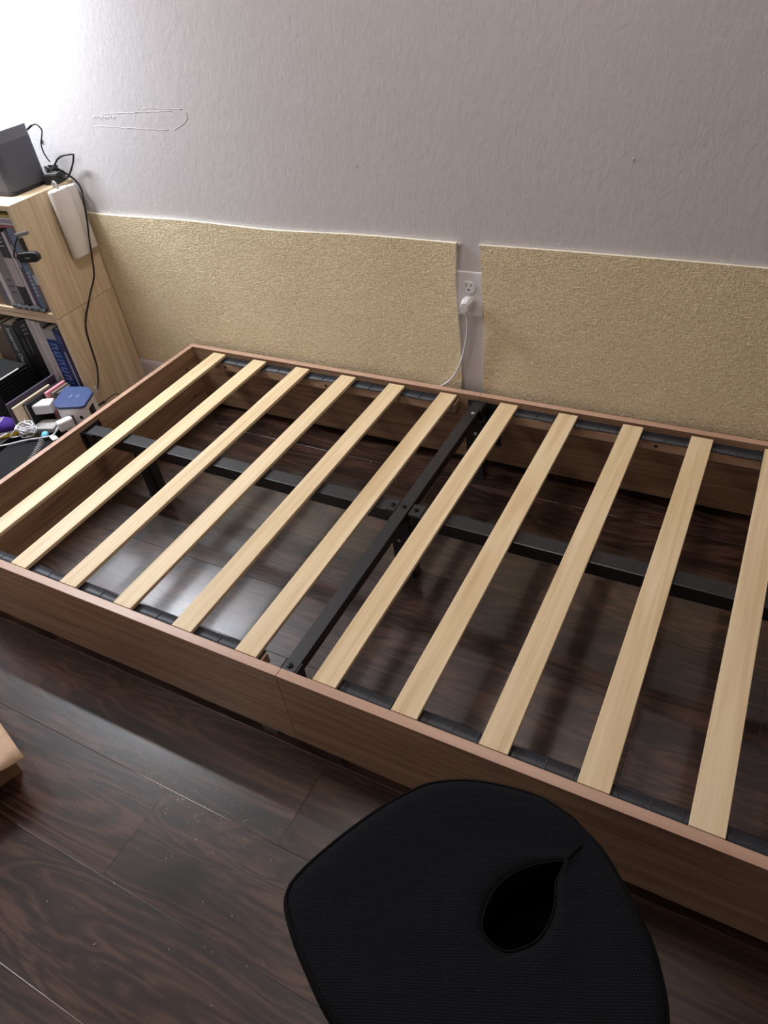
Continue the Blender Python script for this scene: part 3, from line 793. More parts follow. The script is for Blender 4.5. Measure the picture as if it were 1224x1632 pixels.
# speaker cable with paper tag, black adapter and coiled cable
ad = empty('power_adapter', (-0.435, -0.050, 0.7212), 'black power adapter brick behind the speaker on the shelf', 'adapter')
mt = Matrix.Rotation(math.radians(18), 4, 'Z')
box('body', -0.020, 0.024, -0.026, 0.026, 0, 0.026, M['blackplastic'], ad, 0.002, mtx=mt)
box('top_label', -0.017, 0.021, -0.020, 0.020, 0.0261, 0.0285, plain('grey_adapter_face', srgb(140, 140, 140), 0.5), ad, 0.001, mtx=mt)
sc_ = empty('speaker_cable', (-0.49, -0.03, 0.75), 'thin dark cable rising behind the speaker with a small white paper tag', 'cable')
cable('cable', W(sc_, [(-0.484, -0.040, 0.862), (-0.470, -0.034, 0.869), (-0.452, -0.03, 0.873), (-0.440, -0.03, 0.866), (-0.438, -0.028, 0.856), (-0.452, -0.026, 0.838), (-0.468, -0.024, 0.820), (-0.472, -0.024, 0.800), (-0.462, -0.028, 0.782), (-0.452, -0.030, 0.772)]), 0.0020, M['blackcable'], sc_)
cable('plug', W(sc_, [(-0.4835, -0.041, 0.861), (-0.476, -0.036, 0.866), (-0.466, -0.033, 0.871)]), 0.0030, M['blackcable'], sc_)
tg = box('paper_tag', 0.0, 0.018, -0.0003, 0.0003, -0.014, 0.0, plain('white_paper_tag', srgb(232, 232, 236), 0.7), sc_, mtx=Matrix.Translation(Vector((-0.463, -0.024, 0.833)) - sc_.location) @ Matrix.Rotation(math.radians(28), 4, 'Y'))
box('tag_print', 0.004, 0.014, -0.0007, -0.0003, -0.011, -0.009, M['blackplastic'], tg, mtx=Matrix.Translation(Vector((-0.463, -0.024, 0.833)) - sc_.location) @ Matrix.Rotation(math.radians(28), 4, 'Y'))
# coil on the adapter and long black cord down the shelf side
bc = empty('extension_cable', (-0.44, -0.04, 0.752), 'black cord coiled on the adapter and hanging down the shelf side to the cube tower', 'cable')
pts = []
for k in range(44):
    a_ = k * 2 * PI / 12; r_ = 0.015 + 0.003 * math.sin(k * 0.9)
    pts.append((-0.436 + r_ * 1.0 * math.cos(a_), -0.044 + r_ * math.sin(a_), 0.7515 + 0.0035 * (k / 12) + 0.001 * math.sin(k * 2)))
bm = bmesh.new(); tube(bm, [Vector(p) - bc.location for p in pts], 0.0022, 7)
finish('coil', bm, M['blackcable'], bc, smooth=True)
cable('cable_tie', W(bc, [(-0.457, -0.052, 0.752), (-0.455, -0.053, 0.764), (-0.449, -0.050, 0.766), (-0.446, -0.048, 0.752)]), 0.003, M['whitecable'], bc)
cable('cable', W(bc, [(-0.430, -0.035, 0.766), (-0.418, -0.028, 0.779), (-0.400, -0.022, 0.787), (-0.375, -0.018, 0.790), (-0.356, -0.018, 0.791), (-0.3555, -0.019, 0.788), (-0.366, -0.022, 0.768), (-0.385, -0.030, 0.742), (-0.402, -0.036, 0.730), (-0.425, -0.044, 0.745)]), 0.0026, M['blackcable'], bc, sub=5)
cable('hanging_cable', W(bc, [(-0.430, -0.052, 0.768), (-0.418, -0.040, 0.757), (-0.404, -0.026, 0.738), (-0.392, -0.013, 0.715), (-0.380, -0.014, 0.69), (-0.372, -0.029, 0.66), (-0.369, -0.043, 0.613), (-0.3675, -0.062, 0.562), (-0.3680, -0.074, 0.518), (-0.376, -0.088, 0.455), (-0.387, -0.113, 0.413), (-0.399, -0.153, 0.352), (-0.401, -0.175, 0.308), (-0.401, -0.184, 0.245), (-0.398, -0.192, 0.191), (-0.390, -0.208, 0.162), (-0.372, -0.232, 0.148), (-0.364, -0.252, 0.135)]), 0.0028, M['blackcable'], bc, sub=5)
box('paper_tag', -0.006, 0.006, -0.0004, 0.0004, -0.014, 0.010, plain('grey_white_tag', srgb(200, 204, 200), 0.6), bc, mtx=Matrix.Translation(Vector((-0.358, -0.262, 0.140)) - bc.location) @ Matrix.Rotation(math.radians(35), 4, 'Z'))

# white oval holder hung on the shelf side
hd = empty('plastic_holder', (-0.404, -0.070, 0.52), 'white plastic oval holder hanging by a grey loop on the shelf side', 'holder')
def oval_body(name, cy, hy, z0, z1, thick, mat, x0=0.0):
    bm = bmesh.new(); rings = []
    for (z, s) in ((z0, 0.93), (z0 + 0.004, 1.0), (z1 - 0.003, 1.0), (z1, 0.96)):
        ring = []
        for k in range(32):
            a_ = 2 * PI * k / 32
            ring.append(bm.verts.new((x0 + thick / 2 + thick / 2 * s * math.copysign(abs(math.cos(a_)) ** 0.8, math.cos(a_)), cy + hy * s * math.copysign(abs(math.sin(a_)) ** 0.85, math.sin(a_)), z)))
        rings.append(ring)
    bm.faces.new(list(reversed(rings[0]))); bm.faces.new(rings[-1])
    for A, B in zip(rings, rings[1:]):
        for k in range(32): bm.faces.new([A[k], A[(k + 1) % 32], B[(k + 1) % 32], B[k]])
    o = finish(name, bm, mat, hd)
    for p in o.data.polygons: p.use_smooth = abs(p.normal.z) < 0.8
    return o
oval_body('body', -0.019, 0.036, 0.0, 0.196, 0.030, M['holder'], 0.0005)
oval_body('back_compartment', 0.0335, 0.016, 0.004, 0.192, 0.020, M['holder'], 0.0005)
cable('loop', [(0.014, -0.018, 0.193), (0.012, -0.016, 0.208), (0.002, -0.014, 0.214), (-0.004, -0.014, 0.208), (-0.004, -0.014, 0.2025)], 0.0035, M['greyloop'], hd)

# small clip-on camera at the front edge of the shelf
wc = empty('clip_on_camera', (-0.405, -0.262, 0.60), 'small black capsule-shaped camera clipped to the front edge of the shelf', 'camera')
bm = bmesh.new(); ring0 = []
def capsule(bm, L, r, y0, y1, mtx):
    P = []
    for k in range(13): a_ = -PI / 2 + PI * k / 12; P.append((L + r * math.cos(a_), r * math.sin(a_)))
    for k in range(13): a_ = PI / 2 + PI * k / 12; P.append((-L + r * math.cos(a_), r * math.sin(a_)))
    A = [bm.verts.new(mtx @ Vector((x, y0, z))) for x, z in P]; B = [bm.verts.new(mtx @ Vector((x, y1, z))) for x, z in P]
    bm.faces.new(A); bm.faces.new(list(reversed(B)))
    for i in range(len(P)): bm.faces.new([A[i], A[(i + 1) % len(P)], B[(i + 1) % len(P)], B[i]])
mw = Matrix.Translation((0.036, -0.022, -0.006)) @ Matrix.Rotation(math.radians(14), 4, 'Z') @ Matrix.Rotation(math.radians(-3), 4, 'Y')
capsule(bm, 0.020, 0.0125, -0.007, 0.007, mw)
body = finish('body', bm, M['blackplastic'], wc, 0.0015)
box('front_print', -0.006, 0.008, -0.0075, -0.0070, -0.0012, 0.0006, M['mark'], body, mtx=mw)
bm = bmesh.new(); lathe(bm, [(0.008, 0), (0.008, 0.010), (0.0095, 0.011), (0.0095, 0.014)], 18, Matrix.Translation((-0.002, -0.018, -0.008)) @ Matrix.Rotation(PI / 2, 4, 'Y'))
finish('silver_collar', bm, M['silver'], wc, smooth=False)
cable('stand_arm', [(0.002, -0.016, -0.008), (-0.012, -0.018, -0.010), (-0.030, -0.018, -0.014), (-0.020, -0.012, 0.010), (-0.004, -0.006, 0.032), (0.004, -0.003, 0.038)], 0.0022, M['blackplastic'], wc)
box('clip_plate', -0.012, 0.042, -0.0035, 0.004, 0.0, 0.010, M['clearplastic'], wc, 0.002, mtx=Matrix.Translation((0.002, -0.001, 0.035)) @ Matrix.Rotation(math.radians(-12), 4, 'Y'))
wc.scale = (1.12, 1.12, 1.12)
box('clip_foot', -0.008, 0.0, -0.004, 0.0065, -0.022, 0.030, M['blackplastic'], wc, 0.001, mtx=Matrix.Translation((0.004, 0.0002, 0.0)))

# ------------------------------------------------------------------ floor clutter between shelf and bed
ct = empty('charging_cube', (-0.385, -0.325, 0), 'white cube power tower with a navy blue top beside the bed', 'power strip')
poly = [(-0.467, -0.295), (-0.455, -0.285), (-0.395, -0.266), (-0.376, -0.268), (-0.342, -0.286), (-0.338, -0.295), (-0.308, -0.356), (-0.317, -0.368), (-0.385, -0.396), (-0.402, -0.394), (-0.426, -0.380), (-0.432, -0.372)]
lp = [(x - ct.location.x, y - ct.location.y) for x, y in poly]
bm = bmesh.new(); prism(bm, [(x * .97, y * .97) for x, y in lp], 0.004, 0.140); finish('body', bm, M['whiteplastic'], ct, 0.002)
bm = bmesh.new(); prism(bm, lp, 0.1402, 0.150); finish('top_cap', bm, M['navy'], ct, 0.003, seg=3)
bm = bmesh.new(); prism(bm, [(x * .9, y * .9) for x, y in lp], 0.0, 0.0038); finish('base', bm, M['blackplastic'], ct)
bm = bmesh.new()
for dx in (-0.012, 0.010): add_box(bm, dx - 0.001, dx + 0.001, -0.010 + dx * .4, 0.006 + dx * .4, 0.1501, 0.1505)
finish('top_marks', bm, M['mark'], ct)
# sockets/button on its side faces; face frames from polygon edges
def on_face(i, u, zc, w_, h, d, mat, name, parent, round_=False):
    p0 = Vector((*lp[i], 0)) * .97; p1 = Vector((*lp[(i + 1) % len(lp)], 0)) * .97
    t = (p1 - p0).normalized(); nrm = Vector((t.y, -t.x, 0))
    if nrm.dot((p0 + p1) / 2) < 0: nrm = -nrm
    c = p0.lerp(p1, u); c.z = zc
    mt = Matrix(((t.x, nrm.x, 0, c.x), (t.y, nrm.y, 0, c.y), (0, 0, 1, c.z), (0, 0, 0, 1)))
    bm = bmesh.new()
    if round_: lathe(bm, [(w_ / 2, 0.0003), (w_ / 2, d)], 18, mt @ Matrix.Rotation(-PI / 2, 4, 'X'))
    else: add_box(bm, -w_ / 2, w_ / 2, 0.0003, d, -h / 2, h / 2, mt)
    return finish(name, bm, mat, parent, 0.0)
on_face(5, 0.52, 0.090, 0.036, 0.07, 0.0015, M['blackplastic'], 'side_socket', ct)
on_face(7, 0.15, 0.108, 0.012, 0.012, 0.0018, M['blackplastic'], 'power_button', ct, True)
on_face(7, 0.55, 0.090, 0.004, 0.055, 0.0015, M['blackplastic'], 'side_slot', ct)
on_face(9, 0.5, 0.070, 0.012, 0.12, 0.0015, M['blackplastic'], 'side_strip', ct)
on_face(11, 0.5, 0.090, 0.05, 0.08, 0.0012, M['blackplastic'], 'side_socket', ct)

# plug chargers
wa = empty('wall_charger', (-0.498, -0.372, 0.098), 'large white charger block plugged into the left side of the cube tower', 'charger')
box('body', -0.034, 0.034, -0.022, 0.022, 0.0, 0.036, M['whiteplastic'], wa, 0.005, mtx=Matrix.Rotation(math.radians(28), 4, 'Z'))
wb_ = empty('wall_charger', (-0.3600, -0.4050, 0.085), 'small white charger plugged into the front of the cube tower', 'charger')
box('body', -0.014, 0.014, -0.032, 0.018, 0.0, 0.034, M['whiteplastic'], wb_, 0.006, mtx=Matrix.Rotation(math.radians(-22), 4, 'Z'))
wl = empty('charger_box', (-0.485, -0.405, 0.052), 'flat white adapter box lying below the cube tower', 'adapter')
box('body', -0.045, 0.045, -0.028, 0.028, 0.0, 0.020, plain('greyish_white_plastic', srgb(176, 174, 172), 0.5), wl, 0.004, mtx=Matrix.Rotation(math.radians(20), 4, 'Z'))
# white charging cables
wcb = empty('charging_cable', (-0.36, -0.44, 0.09), 'white charging cable looping from the small charger over the black bag', 'cable')
cable('cable', W(wcb, [(-0.3745, -0.436, 0.098), (-0.378, -0.446, 0.090), (-0.390, -0.455, 0.080), (-0.425, -0.472, 0.074), (-0.47, -0.498, 0.072), (-0.52, -0.54, 0.070), (-0.550, -0.556, 0.070), (-0.572, -0.545, 0.070), (-0.576, -0.515, 0.070), (-0.570, -0.490, 0.070)]), 0.0024, M['whitecable'], wcb)
cable('strain_relief', W(wcb, [(-0.3725, -0.434, 0.100), (-0.377, -0.444, 0.092)]), 0.0038, M['whitecable'], wcb)
wcc = empty('charging_cable', (-0.55, -0.38, 0.09), 'tangled bundle of white charging cable beside the large charger', 'cable')
pts = [(-0.530, -0.384, 0.112), (-0.548, -0.395, 0.112), (-0.545, -0.420, 0.105), (-0.525, -0.440, 0.100)]
rr = random.Random(11)
for k in range(34):
    a_ = k * 1.27; r_ = 0.030 + 0.012 * math.sin(k * 2.1)
    pts.append((-0.490 + r_ * math.cos(a_) + rr.uniform(-.004, .004), -0.468 + r_ * 0.65 * math.sin(a_) + rr.uniform(-.003, .003), 0.080 + 0.010 * abs(math.sin(k * 1.9)) + k * 0.0006))
pts += [(-0.535, -0.505, 0.073), (-0.50, -0.480, 0.074), (-0.475, -0.450, 0.078), (-0.500, -0.455, 0.080), (-0.520, -0.475, 0.078), (-0.490, -0.492, 0.074), (-0.462, -0.47, 0.074)]
cable('cable', W(wcc, pts), 0.0020, M['whitecable'], wcc, sub=4)
ctg = empty('cable_tag', (-0.375, -0.462, 0.079), 'small white tag lying by the white cable next to the bed', 'tag')
box('tag', -0.016, 0.016, -0.009, 0.009, 0, 0.0012, plain('white_tag', srgb(220, 224, 228), 0.6), ctg, mtx=Matrix.Rotation(math.radians(-20), 4, 'Z'))
box('tag_print', -0.010, 0.006, -0.001, 0.001, 0.0012, 0.0015, M['mark'], ctg, mtx=Matrix.Rotation(math.radians(-20), 4, 'Z'))
# cables behind the cube
bk = empty('thick_cable', (-0.37, -0.2, 0), 'thick white cable on the floor behind the cube tower', 'cable')
cable('cable', W(bk, [(-0.394, -0.240, 0.030), (-0.385, -0.228, 0.045), (-0.370, -0.222, 0.052), (-0.340, -0.212, 0.05), (-0.30, -0.196, 0.04), (-0.26, -0.18, 0.02), (-0.22, -0.16, 0.006), (-0.18, -0.13, 0.0045)]), 0.0042, M['whitecable'], bk)
bk2 = empty('thin_cable', (-0.37, -0.2, 0), 'thin black cable arching behind the cube tower near the shelf side', 'cable')
cable('cable', W(bk2, [(-0.385, -0.258, 0.072), (-0.368, -0.240, 0.080), (-0.358, -0.222, 0.088), (-0.350, -0.200, 0.09), (-0.335, -0.192, 0.075), (-0.32, -0.19, 0.05), (-0.28, -0.20, 0.02), (-0.22, -0.22, 0.003)]), 0.0016, M['blackcable'], bk2)
cable('connector', W(bk2, [(-0.385, -0.258, 0.072), (-0.368, -0.240, 0.080)]), 0.0042, M['blackcable'], bk2)
bk3 = empty('thin_cable', (-0.33, -0.25, 0), 'thin black cable lying low between the cube tower and the bed', 'cable')
cable('cable', W(bk3, [(-0.335, -0.25, 0.004), (-0.31, -0.27, 0.010), (-0.28, -0.25, 0.02), (-0.25, -0.23, 0.02), (-0.21, -0.19, 0.003)]), 0.0022, M['blackcable'], bk3)

# upright notebooks on the floor in front of the shelf, top edges running away from the room
def standing(x0, x1, y0, y1, h, col, label):
    e = empty('notebook', ((x0 + x1) / 2, (y0 + y1) / 2, 0.0), label, 'notebook', 'notebooks standing in front of the shelf')
    m = plain('nb_' + label[:16].replace(' ', '_'), col, 0.55, 0, 0.3, 60, 0.06)
    w_ = (x1 - x0) / 2; d = (y1 - y0) / 2; t = min(0.0018, w_ * .35)
    bm = bmesh.new()
    add_box(bm, -w_, -w_ + t, -d, d, 0, h); add_box(bm, w_ - t, w_, -d, d, 0, h); add_box(bm, -w_ + t, w_ - t, -d, d, h - t, h)
    finish('cover', bm, m, e, 0.0006)
    box('page_block', -w_ + t + .0001, w_ - t - .0001, -d + 0.002, d - 0.002, 0.0, h - t - .0001, M['paper'], e)
    return e
standing(-0.549, -0.541, -0.462, -0.262, 0.168, srgb(70, 64, 82), 'dark purple-grey notebook standing leftmost before the shelf')
standing(-0.538, -0.530, -0.455, -0.300, 0.152, srgb(236, 216, 190), 'cream notebook standing between purple-grey and pink ones')
standing(-0.5295, -0.512, -0.420, -0.262, 0.146, srgb(18, 18, 20), 'black notebook between the cream and the pink ones')
standing(-0.509, -0.498, -0.345, -0.262, 0.150, srgb(232, 150, 162), 'pink notebook standing before the shelf')
standing(-0.4970, -0.487, -0.330, -0.262, 0.143, srgb(128, 118, 108), 'taupe notebook standing right of the pink one')
standing(-0.4860, -0.478, -0.318, -0.262, 0.138, srgb(110, 108, 108), 'dark grey notebook beside the taupe one')
# black ribbed bin
rbn = empty('ribbed_bin', (-0.76, -0.315, 0), 'black ribbed bin with a white rim edge in front of the shelf', 'bin')
box('body', -0.115, 0.110, -0.09, 0.045, 0.0, 0.196, M['bag'], rbn, 0.003)
for k in range(16): box('rib', 0.1102, 0.1135, -0.085, 0.040, 0.012 + k * 0.0112, 0.0175 + k * 0.0112, M['blackplastic'], rbn, 0.0005)
box('rim', 0.1102, 0.1150, -0.09, 0.008, 0.1945, 0.1985, M['whiteplastic'], rbn, 0.0008)
# black bag heap
def heap(name, cx, cy, hx, hy, h, mat, seed, label, cat, power=4.0):
    rr = random.Random(seed); bm = bmesh.new(); n = 36; rings = 14; R = []
    ph = [rr.uniform(0, 6.28) for _ in range(6)]
    for j in range(rings + 1):
        t = j / rings; ring = []
        for i in range(n):
            a_ = 2 * PI * i / n
            s = (1 - t ** power) ** (1 / power)
            wob = 1 + 0.05 * math.sin(3 * a_ + ph[0]) + 0.03 * math.sin(7 * a_ + ph[1] + 3 * t)
            rad = (1 - t) if False else s
            z = h * t
            x = hx * rad * math.copysign(abs(math.cos(a_)) ** 0.7, math.cos(a_)) * wob
            y = hy * rad * math.copysign(abs(math.sin(a_)) ** 0.7, math.sin(a_)) * wob
            z += 0.0 if j == 0 else 0.004 * math.sin(9 * a_ + ph[2]) * math.sin(t * PI)
            ring.append(bm.verts.new((x, y, max(0, z))))
        R.append(ring)
    for A, B in zip(R, R[1:]):
        for i in range(n): bm.faces.new([A[i], A[(i + 1) % n], B[(i + 1) % n], B[i]])
    bm.faces.new(list(reversed(R[0])))
    bmesh.ops.remove_doubles(bm, verts=bm.verts, dist=0.0003)
    o = finish(name, bm, mat, None, smooth=True); o.location = (cx, cy, 0)
    return tag(o, label, cat)
heap('soft_bag', -0.345, -0.575, 0.200, 0.150, 0.068, M['bag'], 2, 'black fabric bag lying on the floor under the cables beside the bed', 'bag', 5.0)
# coiled spring cable, black with white sheen
scg = empty('coiled_cable', (-0.33, -0.58, 0.08), 'black and silvery spring-coiled cable running along the bed rail', 'cable')
pts = []
A0, A1 = Vector((-0.372, -0.505, 0.095)), Vector((-0.312, -0.655, 0.088)); turns = 20
d_ = (A1 - A0).normalized(); u_ = Vector((0, 0, 1)); v_ = d_.cross(u_)
for k in range(turns * 10 + 1):
    t = k / (turns * 10); a_ = 2 * PI * k / 10
    pts.append(A0.lerp(A1, t) + (u_ * math.sin(a_) + v_ * math.cos(a_)) * 0.0085 + Vector((0.010 * math.sin(t * 3), 0, 0)) - scg.location)
bm = bmesh.new(); tube(bm, pts, 0.0016, 6); finish('coil', bm, plain('glossy_grey_coil', srgb(150, 150, 154), 0.25, 0.2), scg, smooth=True)
bm = bmesh.new()
lathe(bm, [(0.001, 0), (0.012, 0.003), (0.018, 0.012), (0.018, 0.020), (0.012, 0.029), (0.001, 0.032)], 20, Matrix.Translation((-0.302, -0.690, 0.070)))
tag(finish('ball', bm, M['teal'], smooth=True), 'light blue ball at the left bed rail below the spring-coiled cable', 'ball')
bm = bmesh.new(); lathe(bm, [(0.001, 0), (0.010, 0.002), (0.013, 0.008), (0.010, 0.014), (0.001, 0.016)], 16, Matrix.Translation((-0.425, -0.452, 0.068)) @ Matrix.Rotation(0.5, 4, 'X'))
tag(finish('bottle_cap', bm, M['teal'], smooth=True), 'light blue cap under the white cable near the cube tower', 'cap')
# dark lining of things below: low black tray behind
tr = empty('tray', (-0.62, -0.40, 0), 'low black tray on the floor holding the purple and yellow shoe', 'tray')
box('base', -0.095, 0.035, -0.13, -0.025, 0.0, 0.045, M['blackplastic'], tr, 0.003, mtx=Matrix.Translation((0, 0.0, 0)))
# shoe, toe towards the bed
sh = empty('shoe', (-0.640, -0.475, 0.0455), 'purple, white and yellow sports shoe at the left edge of the clutter', 'shoe', rz=math.radians(25))
def shoe_shell(bm, zb, zt, sc, xo=0.0, top_round=True, n=28):
    rings = []
    prof = [(0, 1.0), (0.3, 1.03), (0.6, 0.95), (0.85, 0.72), (1.0, 0.40)] if top_round else [(0, .97), (0.3, 1.0), (1, 1.0)]
    for t, s in prof:
        ring = []
        for k in range(n):
            a_ = 2 * PI * k / n
            x = 0.085 * math.cos(a_) * (s if math.cos(a_) > 0 else 1 - (1 - s) * .5); y = 0.034 * math.sin(a_) * (1 + 0.12 * math.cos(a_)) * s
            lift = max(0, -math.cos(a_)) * 0.020 * t if top_round else 0
            ring.append(bm.verts.new((x * sc + xo, y * sc, zb + (zt - zb) * t + lift)))
        rings.append(ring)
    bm.faces.new(list(reversed(rings[0]))); bm.faces.new(rings[-1])
    for A, B in zip(rings, rings[1:]):
        for k in range(n): bm.faces.new([A[k], A[(k + 1) % n], B[(k + 1) % n], B[k]])
bm = bmesh.new(); shoe_shell(bm, 0, 0.013, 1.0, top_round=False); finish('sole', bm, M['shoe_yellow'], sh, smooth=False)
bm = bmesh.new(); shoe_shell(bm, 0.0132, 0.020, 0.98, top_round=False); finish('midsole', bm, M['whiteplastic'], sh)
bm = bmesh.new(); shoe_shell(bm, 0.0202, 0.056, 0.93); finish('upper', bm, M['shoe_purple'], sh, smooth=True)
bm = bmesh.new()
for k in range(4): tube(bm, spline([(-0.01 + k * 0.014, -0.018, 0.052 - k * .001), (-0.008 + k * 0.014, 0, 0.0595 - k * .001), (-0.01 + k * 0.014, 0.018, 0.052 - k * .001)], 4), 0.0018, 6)
finish('laces', bm, M['whitecable'], sh, smooth=True)
bm = bmesh.new(); shoe_shell(bm, 0.0203, 0.043, 0.50, xo=0.046); finish('toe_cap', bm, M['shoe_yellow'], sh, smooth=True)

# ------------------------------------------------------------------ cardboard box at the left edge
cbx = empty('cardboard_box', (0.30, -1.42, 0), 'brown cardboard box with a crumpled open flap at the left edge of the photo', 'box')
ca, sa = math.cos(math.radians(-14)), math.sin(math.radians(-14))
mt = Matrix.Translation((0.108, 0.112, 0)) @ Matrix.Rotation(math.radians(-17), 4, 'Z')
bm = bmesh.new(); H = 0.078
add_box(bm, -0.36, 0, -0.36, -0.357, 0, H, mt); add_box(bm, -0.36, 0, -0.003, 0, 0, H, mt)
add_box(bm, -0.003, 0, -0.357, -0.003, 0, H, mt); add_box(bm, -0.36, -0.357, -0.357, -0.003, 0, H, mt)
add_box(bm, -0.357, -0.003, -0.357, -0.003, 0, 0.003, mt)
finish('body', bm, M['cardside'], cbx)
# top flap, slightly raised and creased at its corner
bm = bmesh.new(); nx, ny = 22, 12; rr = random.Random(4)
G = []
for i in range(nx + 1):
    row = []
    for j in range(ny + 1):
        u = i / nx; v = j / ny
        x = -0.355 + 0.400 * u; y = 0.020 - 0.20 * (1 - v) * 1.0
        dcorner = math.hypot(1 - u, 1 - v)
        z = H + 0.004 + 0.012 * u * v + 0.006 * math.sin(dcorner * 34) * math.exp(-dcorner * 6) - 0.012 * max(0, u - 0.92) / 0.08
        x -= 0.03 * max(0, 0.25 - v) * u * 3 + 0.006 * math.sin(v * 11) * (u > 0.96)
        row.append(bm.verts.new(mt @ Vector((x, y, z))))
    G.append(row)
for i in range(nx):
    for j in range(ny): bm.faces.new([G[i][j], G[i + 1][j], G[i + 1][j + 1], G[i][j + 1]])
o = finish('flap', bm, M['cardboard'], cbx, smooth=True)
sm = o.modifiers.new('thick', 'SOLIDIFY'); sm.thickness = 0.003; sm.offset = 1
o2 = box('flap', -0.355, -0.004, -0.357, -0.195, H + 0.001, H + 0.004, M['cardboard'], cbx, mtx=mt)

# ------------------------------------------------------------------ seat cushion on a low stool
TOPZ = 0.360; BOTZ = 0.292
outl = [(1.167, -1.359), (1.170, -1.328), (1.193, -1.272), (1.223, -1.215), (1.248, -1.179), (1.276, -1.150), (1.330, -1.124), (1.404, -1.112), (1.453, -1.120), (1.481, -1.134), (1.508, -1.149), (1.541, -1.180), (1.578, -1.221), (1.599, -1.258), (1.611, -1.291), (1.614, -1.329), (1.595, -1.387), (1.545, -1.442), (1.471, -1.479), (1.391, -1.478), (1.293, -1.450), (1.230, -1.415), (1.188, -1.384)]
holl = [(1.466, -1.182), (1.464, -1.206), (1.470, -1.234), (1.470, -1.256), (1.463, -1.278), (1.450, -1.293), (1.435, -1.303), (1.418, -1.302), (1.405, -1.294), (1.400, -1.282), (1.399, -1.262), (1.404, -1.239), (1.416, -1.219), (1.430, -1.204), (1.446, -1.192)]
CX, CY = 1.433, -1.250
def resample(loop, n, sharp=None):
    P = [Vector((x, y, 0)) for x, y in loop]; m = len(P); fine = []
    for i in range(m):
        p0, p1, p2, p3 = P[i - 1], P[i], P[(i + 1) % m], P[(i + 2) % m]
        for k in range(16):
            t = k / 16
            fine.append(0.5 * ((2 * p1) + (p2 - p0) * t + (2 * p0 - 5 * p1 + 4 * p2 - p3) * t * t + (-p0 + 3 * p1 - 3 * p2 + p3) * t ** 3))
    c = Vector((CX, CY, 0)); out = []
    angs = [(math.atan2(p.y - c.y, p.x - c.x), p) for p in fine]
    for i in range(n):
        a_ = -PI + 2 * PI * i / n
        best = []
        for j in range(len(angs)):
            a0, q0 = angs[j]; a1, q1 = angs[(j + 1) % len(angs)]
            d = (a1 - a0 + PI) % (2 * PI) - PI; e_ = (a_ - a0 + PI) % (2 * PI) - PI
            if (d > 0 and 0 <= e_ < d) or (d < 0 and d < e_ <= 0):
                best.append(q0.lerp(q1, e_ / d))
        out.append(max(best, key=lambda q: (q - c).length) if best else min(angs, key=lambda s: abs((s[0] - a_ + PI) % (2 * PI) - PI))[1].copy())
    return out
NA = 160
OUT = resample(outl, NA); HOL = resample(holl, NA)
cu = empty('seat_cushion', (CX, CY, BOTZ), 'black knit mesh seat cushion with a teardrop hole beside the bed', 'cushion')
o_ = Vector((CX, CY, BOTZ))
bm = bmesh.new(); MR = 18; rings = []
# hole wall from bottom to top, then top surface outwards, then outer wall down
def hgt(p, s):
    # gentle saddle, rounded at both rims
    return TOPZ - 0.006 * (1 - math.sin(min(1, s / 0.14) * PI / 2)) - 0.009 * (1 - math.sin(min(1, (1 - s) / 0.10) * PI / 2)) - 0.006 * math.exp(-((s - 0.35) / 0.3) ** 2)
for z in (BOTZ + 0.002, BOTZ + 0.02, TOPZ - 0.02, TOPZ - 0.010):
    rings.append([bm.verts.new(HOL[i] + Vector((0, 0, z)) - o_) for i in range(NA)])
hole_n = len(rings)
for j in range(MR + 1):
    s = j / MR; ring = []
    for i in range(NA):
        inset = HOL[i].lerp(OUT[i], 0.97 * s)
        ring.append(bm.verts.new(Vector((inset.x, inset.y, hgt(inset, s))) - o_))
    rings.append(ring)
for A, B in zip(rings, rings[1:]):
    for i in range(NA): bm.faces.new([A[i], A[(i + 1) % NA], B[(i + 1) % NA], B[i]])
finish('top_cover', bm, M['knit'], cu, smooth=True)
bm = bmesh.new(); rings = []
ctr = Vector((CX - 0.03, CY - 0.05, 0))
for (f, z) in ((0.968, TOPZ - 0.0092), (0.985, TOPZ - 0.013), (0.998, TOPZ - 0.022), (1.0, TOPZ - 0.036), (0.99, TOPZ - 0.052), (0.965, BOTZ + 0.002), (0.93, BOTZ)):
    ring = []
    for i in range(NA):
        p = HOL[i].lerp(OUT[i], f)
        ring.append(bm.verts.new(Vector((p.x, p.y, z)) - o_))
    rings.append(ring)
rings.append([bm.verts.new(HOL[i] + Vector((0, 0, BOTZ)) - o_) for i in range(NA)])
for A, B in zip(rings, rings[1:]):
    for i in range(NA): bm.faces.new([A[i], A[(i + 1) % NA], B[(i + 1) % NA], B[i]])
finish('side_band', bm, M['knitside'], cu, smooth=True)
bm = bmesh.new(); tube(bm, [HOL[i].lerp(OUT[i], 0.971) + Vector((0, 0, TOPZ - 0.0085)) - o_ for i in range(NA)], 0.0022, 6, closed=True)
finish('piping', bm, M['knitside'], cu, smooth=True)
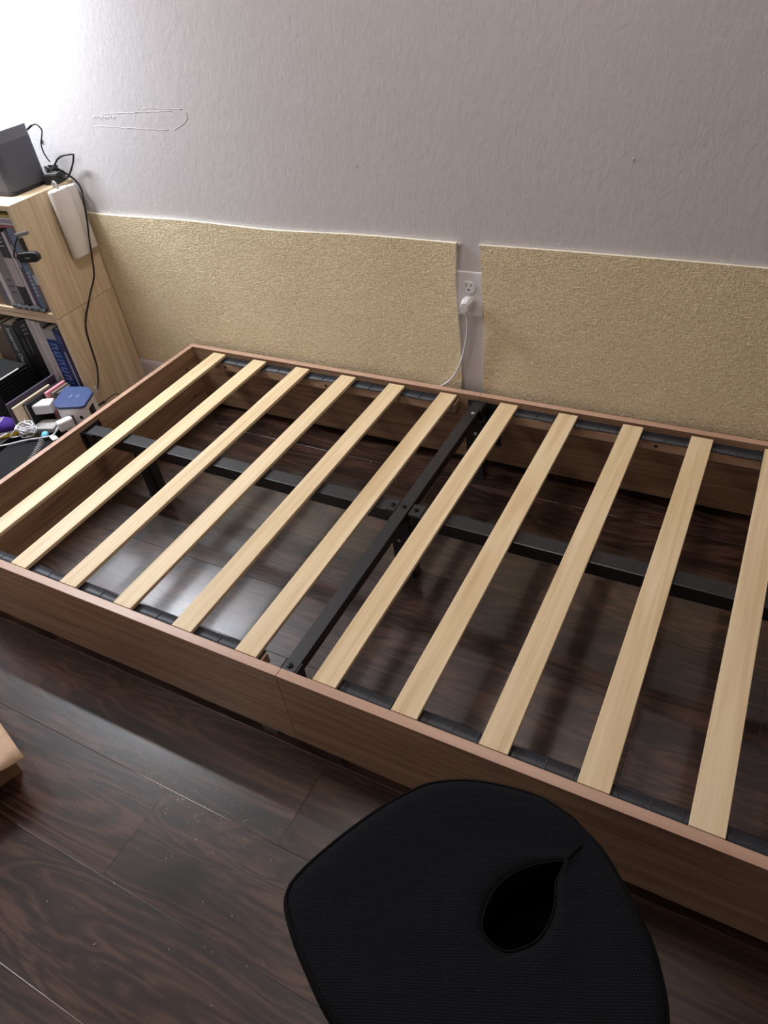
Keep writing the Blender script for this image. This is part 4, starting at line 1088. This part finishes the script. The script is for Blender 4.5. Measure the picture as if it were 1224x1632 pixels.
bm = bmesh.new(); tube(bm, [HOL[i] + Vector((0, 0, TOPZ - 0.0065)) - o_ for i in range(NA)], 0.0013, 6, closed=True)
finish('hole_seam', bm, M['knitside'], cu, smooth=True)
bm = bmesh.new(); tube(bm, spline([Vector((1.468, -1.178, TOPZ - .003)) - o_, Vector((1.477, -1.160, TOPZ - .002)) - o_, Vector((1.484, -1.146, TOPZ - .006)) - o_, Vector((1.489, -1.138, TOPZ - .02)) - o_], 4), 0.0016, 6)
finish('closing_seam', bm, M['knitside'], cu, smooth=True)

stl = empty('stool', (1.415, -1.285, 0), 'low black stool under the seat cushion', 'stool')
bm = bmesh.new(); lathe(bm, [(0.128, 0.262), (0.138, 0.266), (0.138, 0.286), (0.130, 0.2915)], 40); finish('seat', bm, M['seatcloth'], stl)
bm = bmesh.new(); lathe(bm, [(0.024, 0.022), (0.024, 0.262)], 20); finish('column', bm, M['blackplastic'], stl, smooth=False)
bm = bmesh.new(); lathe(bm, [(0.125, 0.0), (0.125, 0.008), (0.09, 0.014), (0.03, 0.022)], 40); finish('base', bm, M['blackplastic'], stl, smooth=False)

# light dust flecks on the floor in front of the bed
bm = bmesh.new(); rr = random.Random(21)
def fleck(x, y, r):
    a_ = rr.uniform(0, 3.14); l_ = r * rr.uniform(1.0, 2.6)
    mt = Matrix.Translation((x, y, 0.0004)) @ Matrix.Rotation(a_, 4, 'Z')
    add_box(bm, -l_, l_, -r * .6, r * .6, -0.0003, 0.0003, mt)
for k in range(150):
    x = rr.gauss(0.68, 0.13); y = -1.165 - abs(rr.gauss(0, 0.045))
    fleck(x, y, rr.uniform(0.0003, 0.0008))
for k in range(60):
    fleck(rr.uniform(0.25, 1.1), rr.uniform(-1.5, -1.1), rr.uniform(0.0003, 0.0007))
for k in range(50):
    fleck(rr.uniform(0.1, 0.9), rr.uniform(-0.95, -0.1), rr.uniform(0.0003, 0.0008))
d_ = finish('dust', bm, plain('pale_dust', srgb(190, 186, 180), 0.9, 0, 0.1))
tag(d_, 'pale dust flecks scattered on the dark floor before and under the bed', 'dust', kind='stuff')
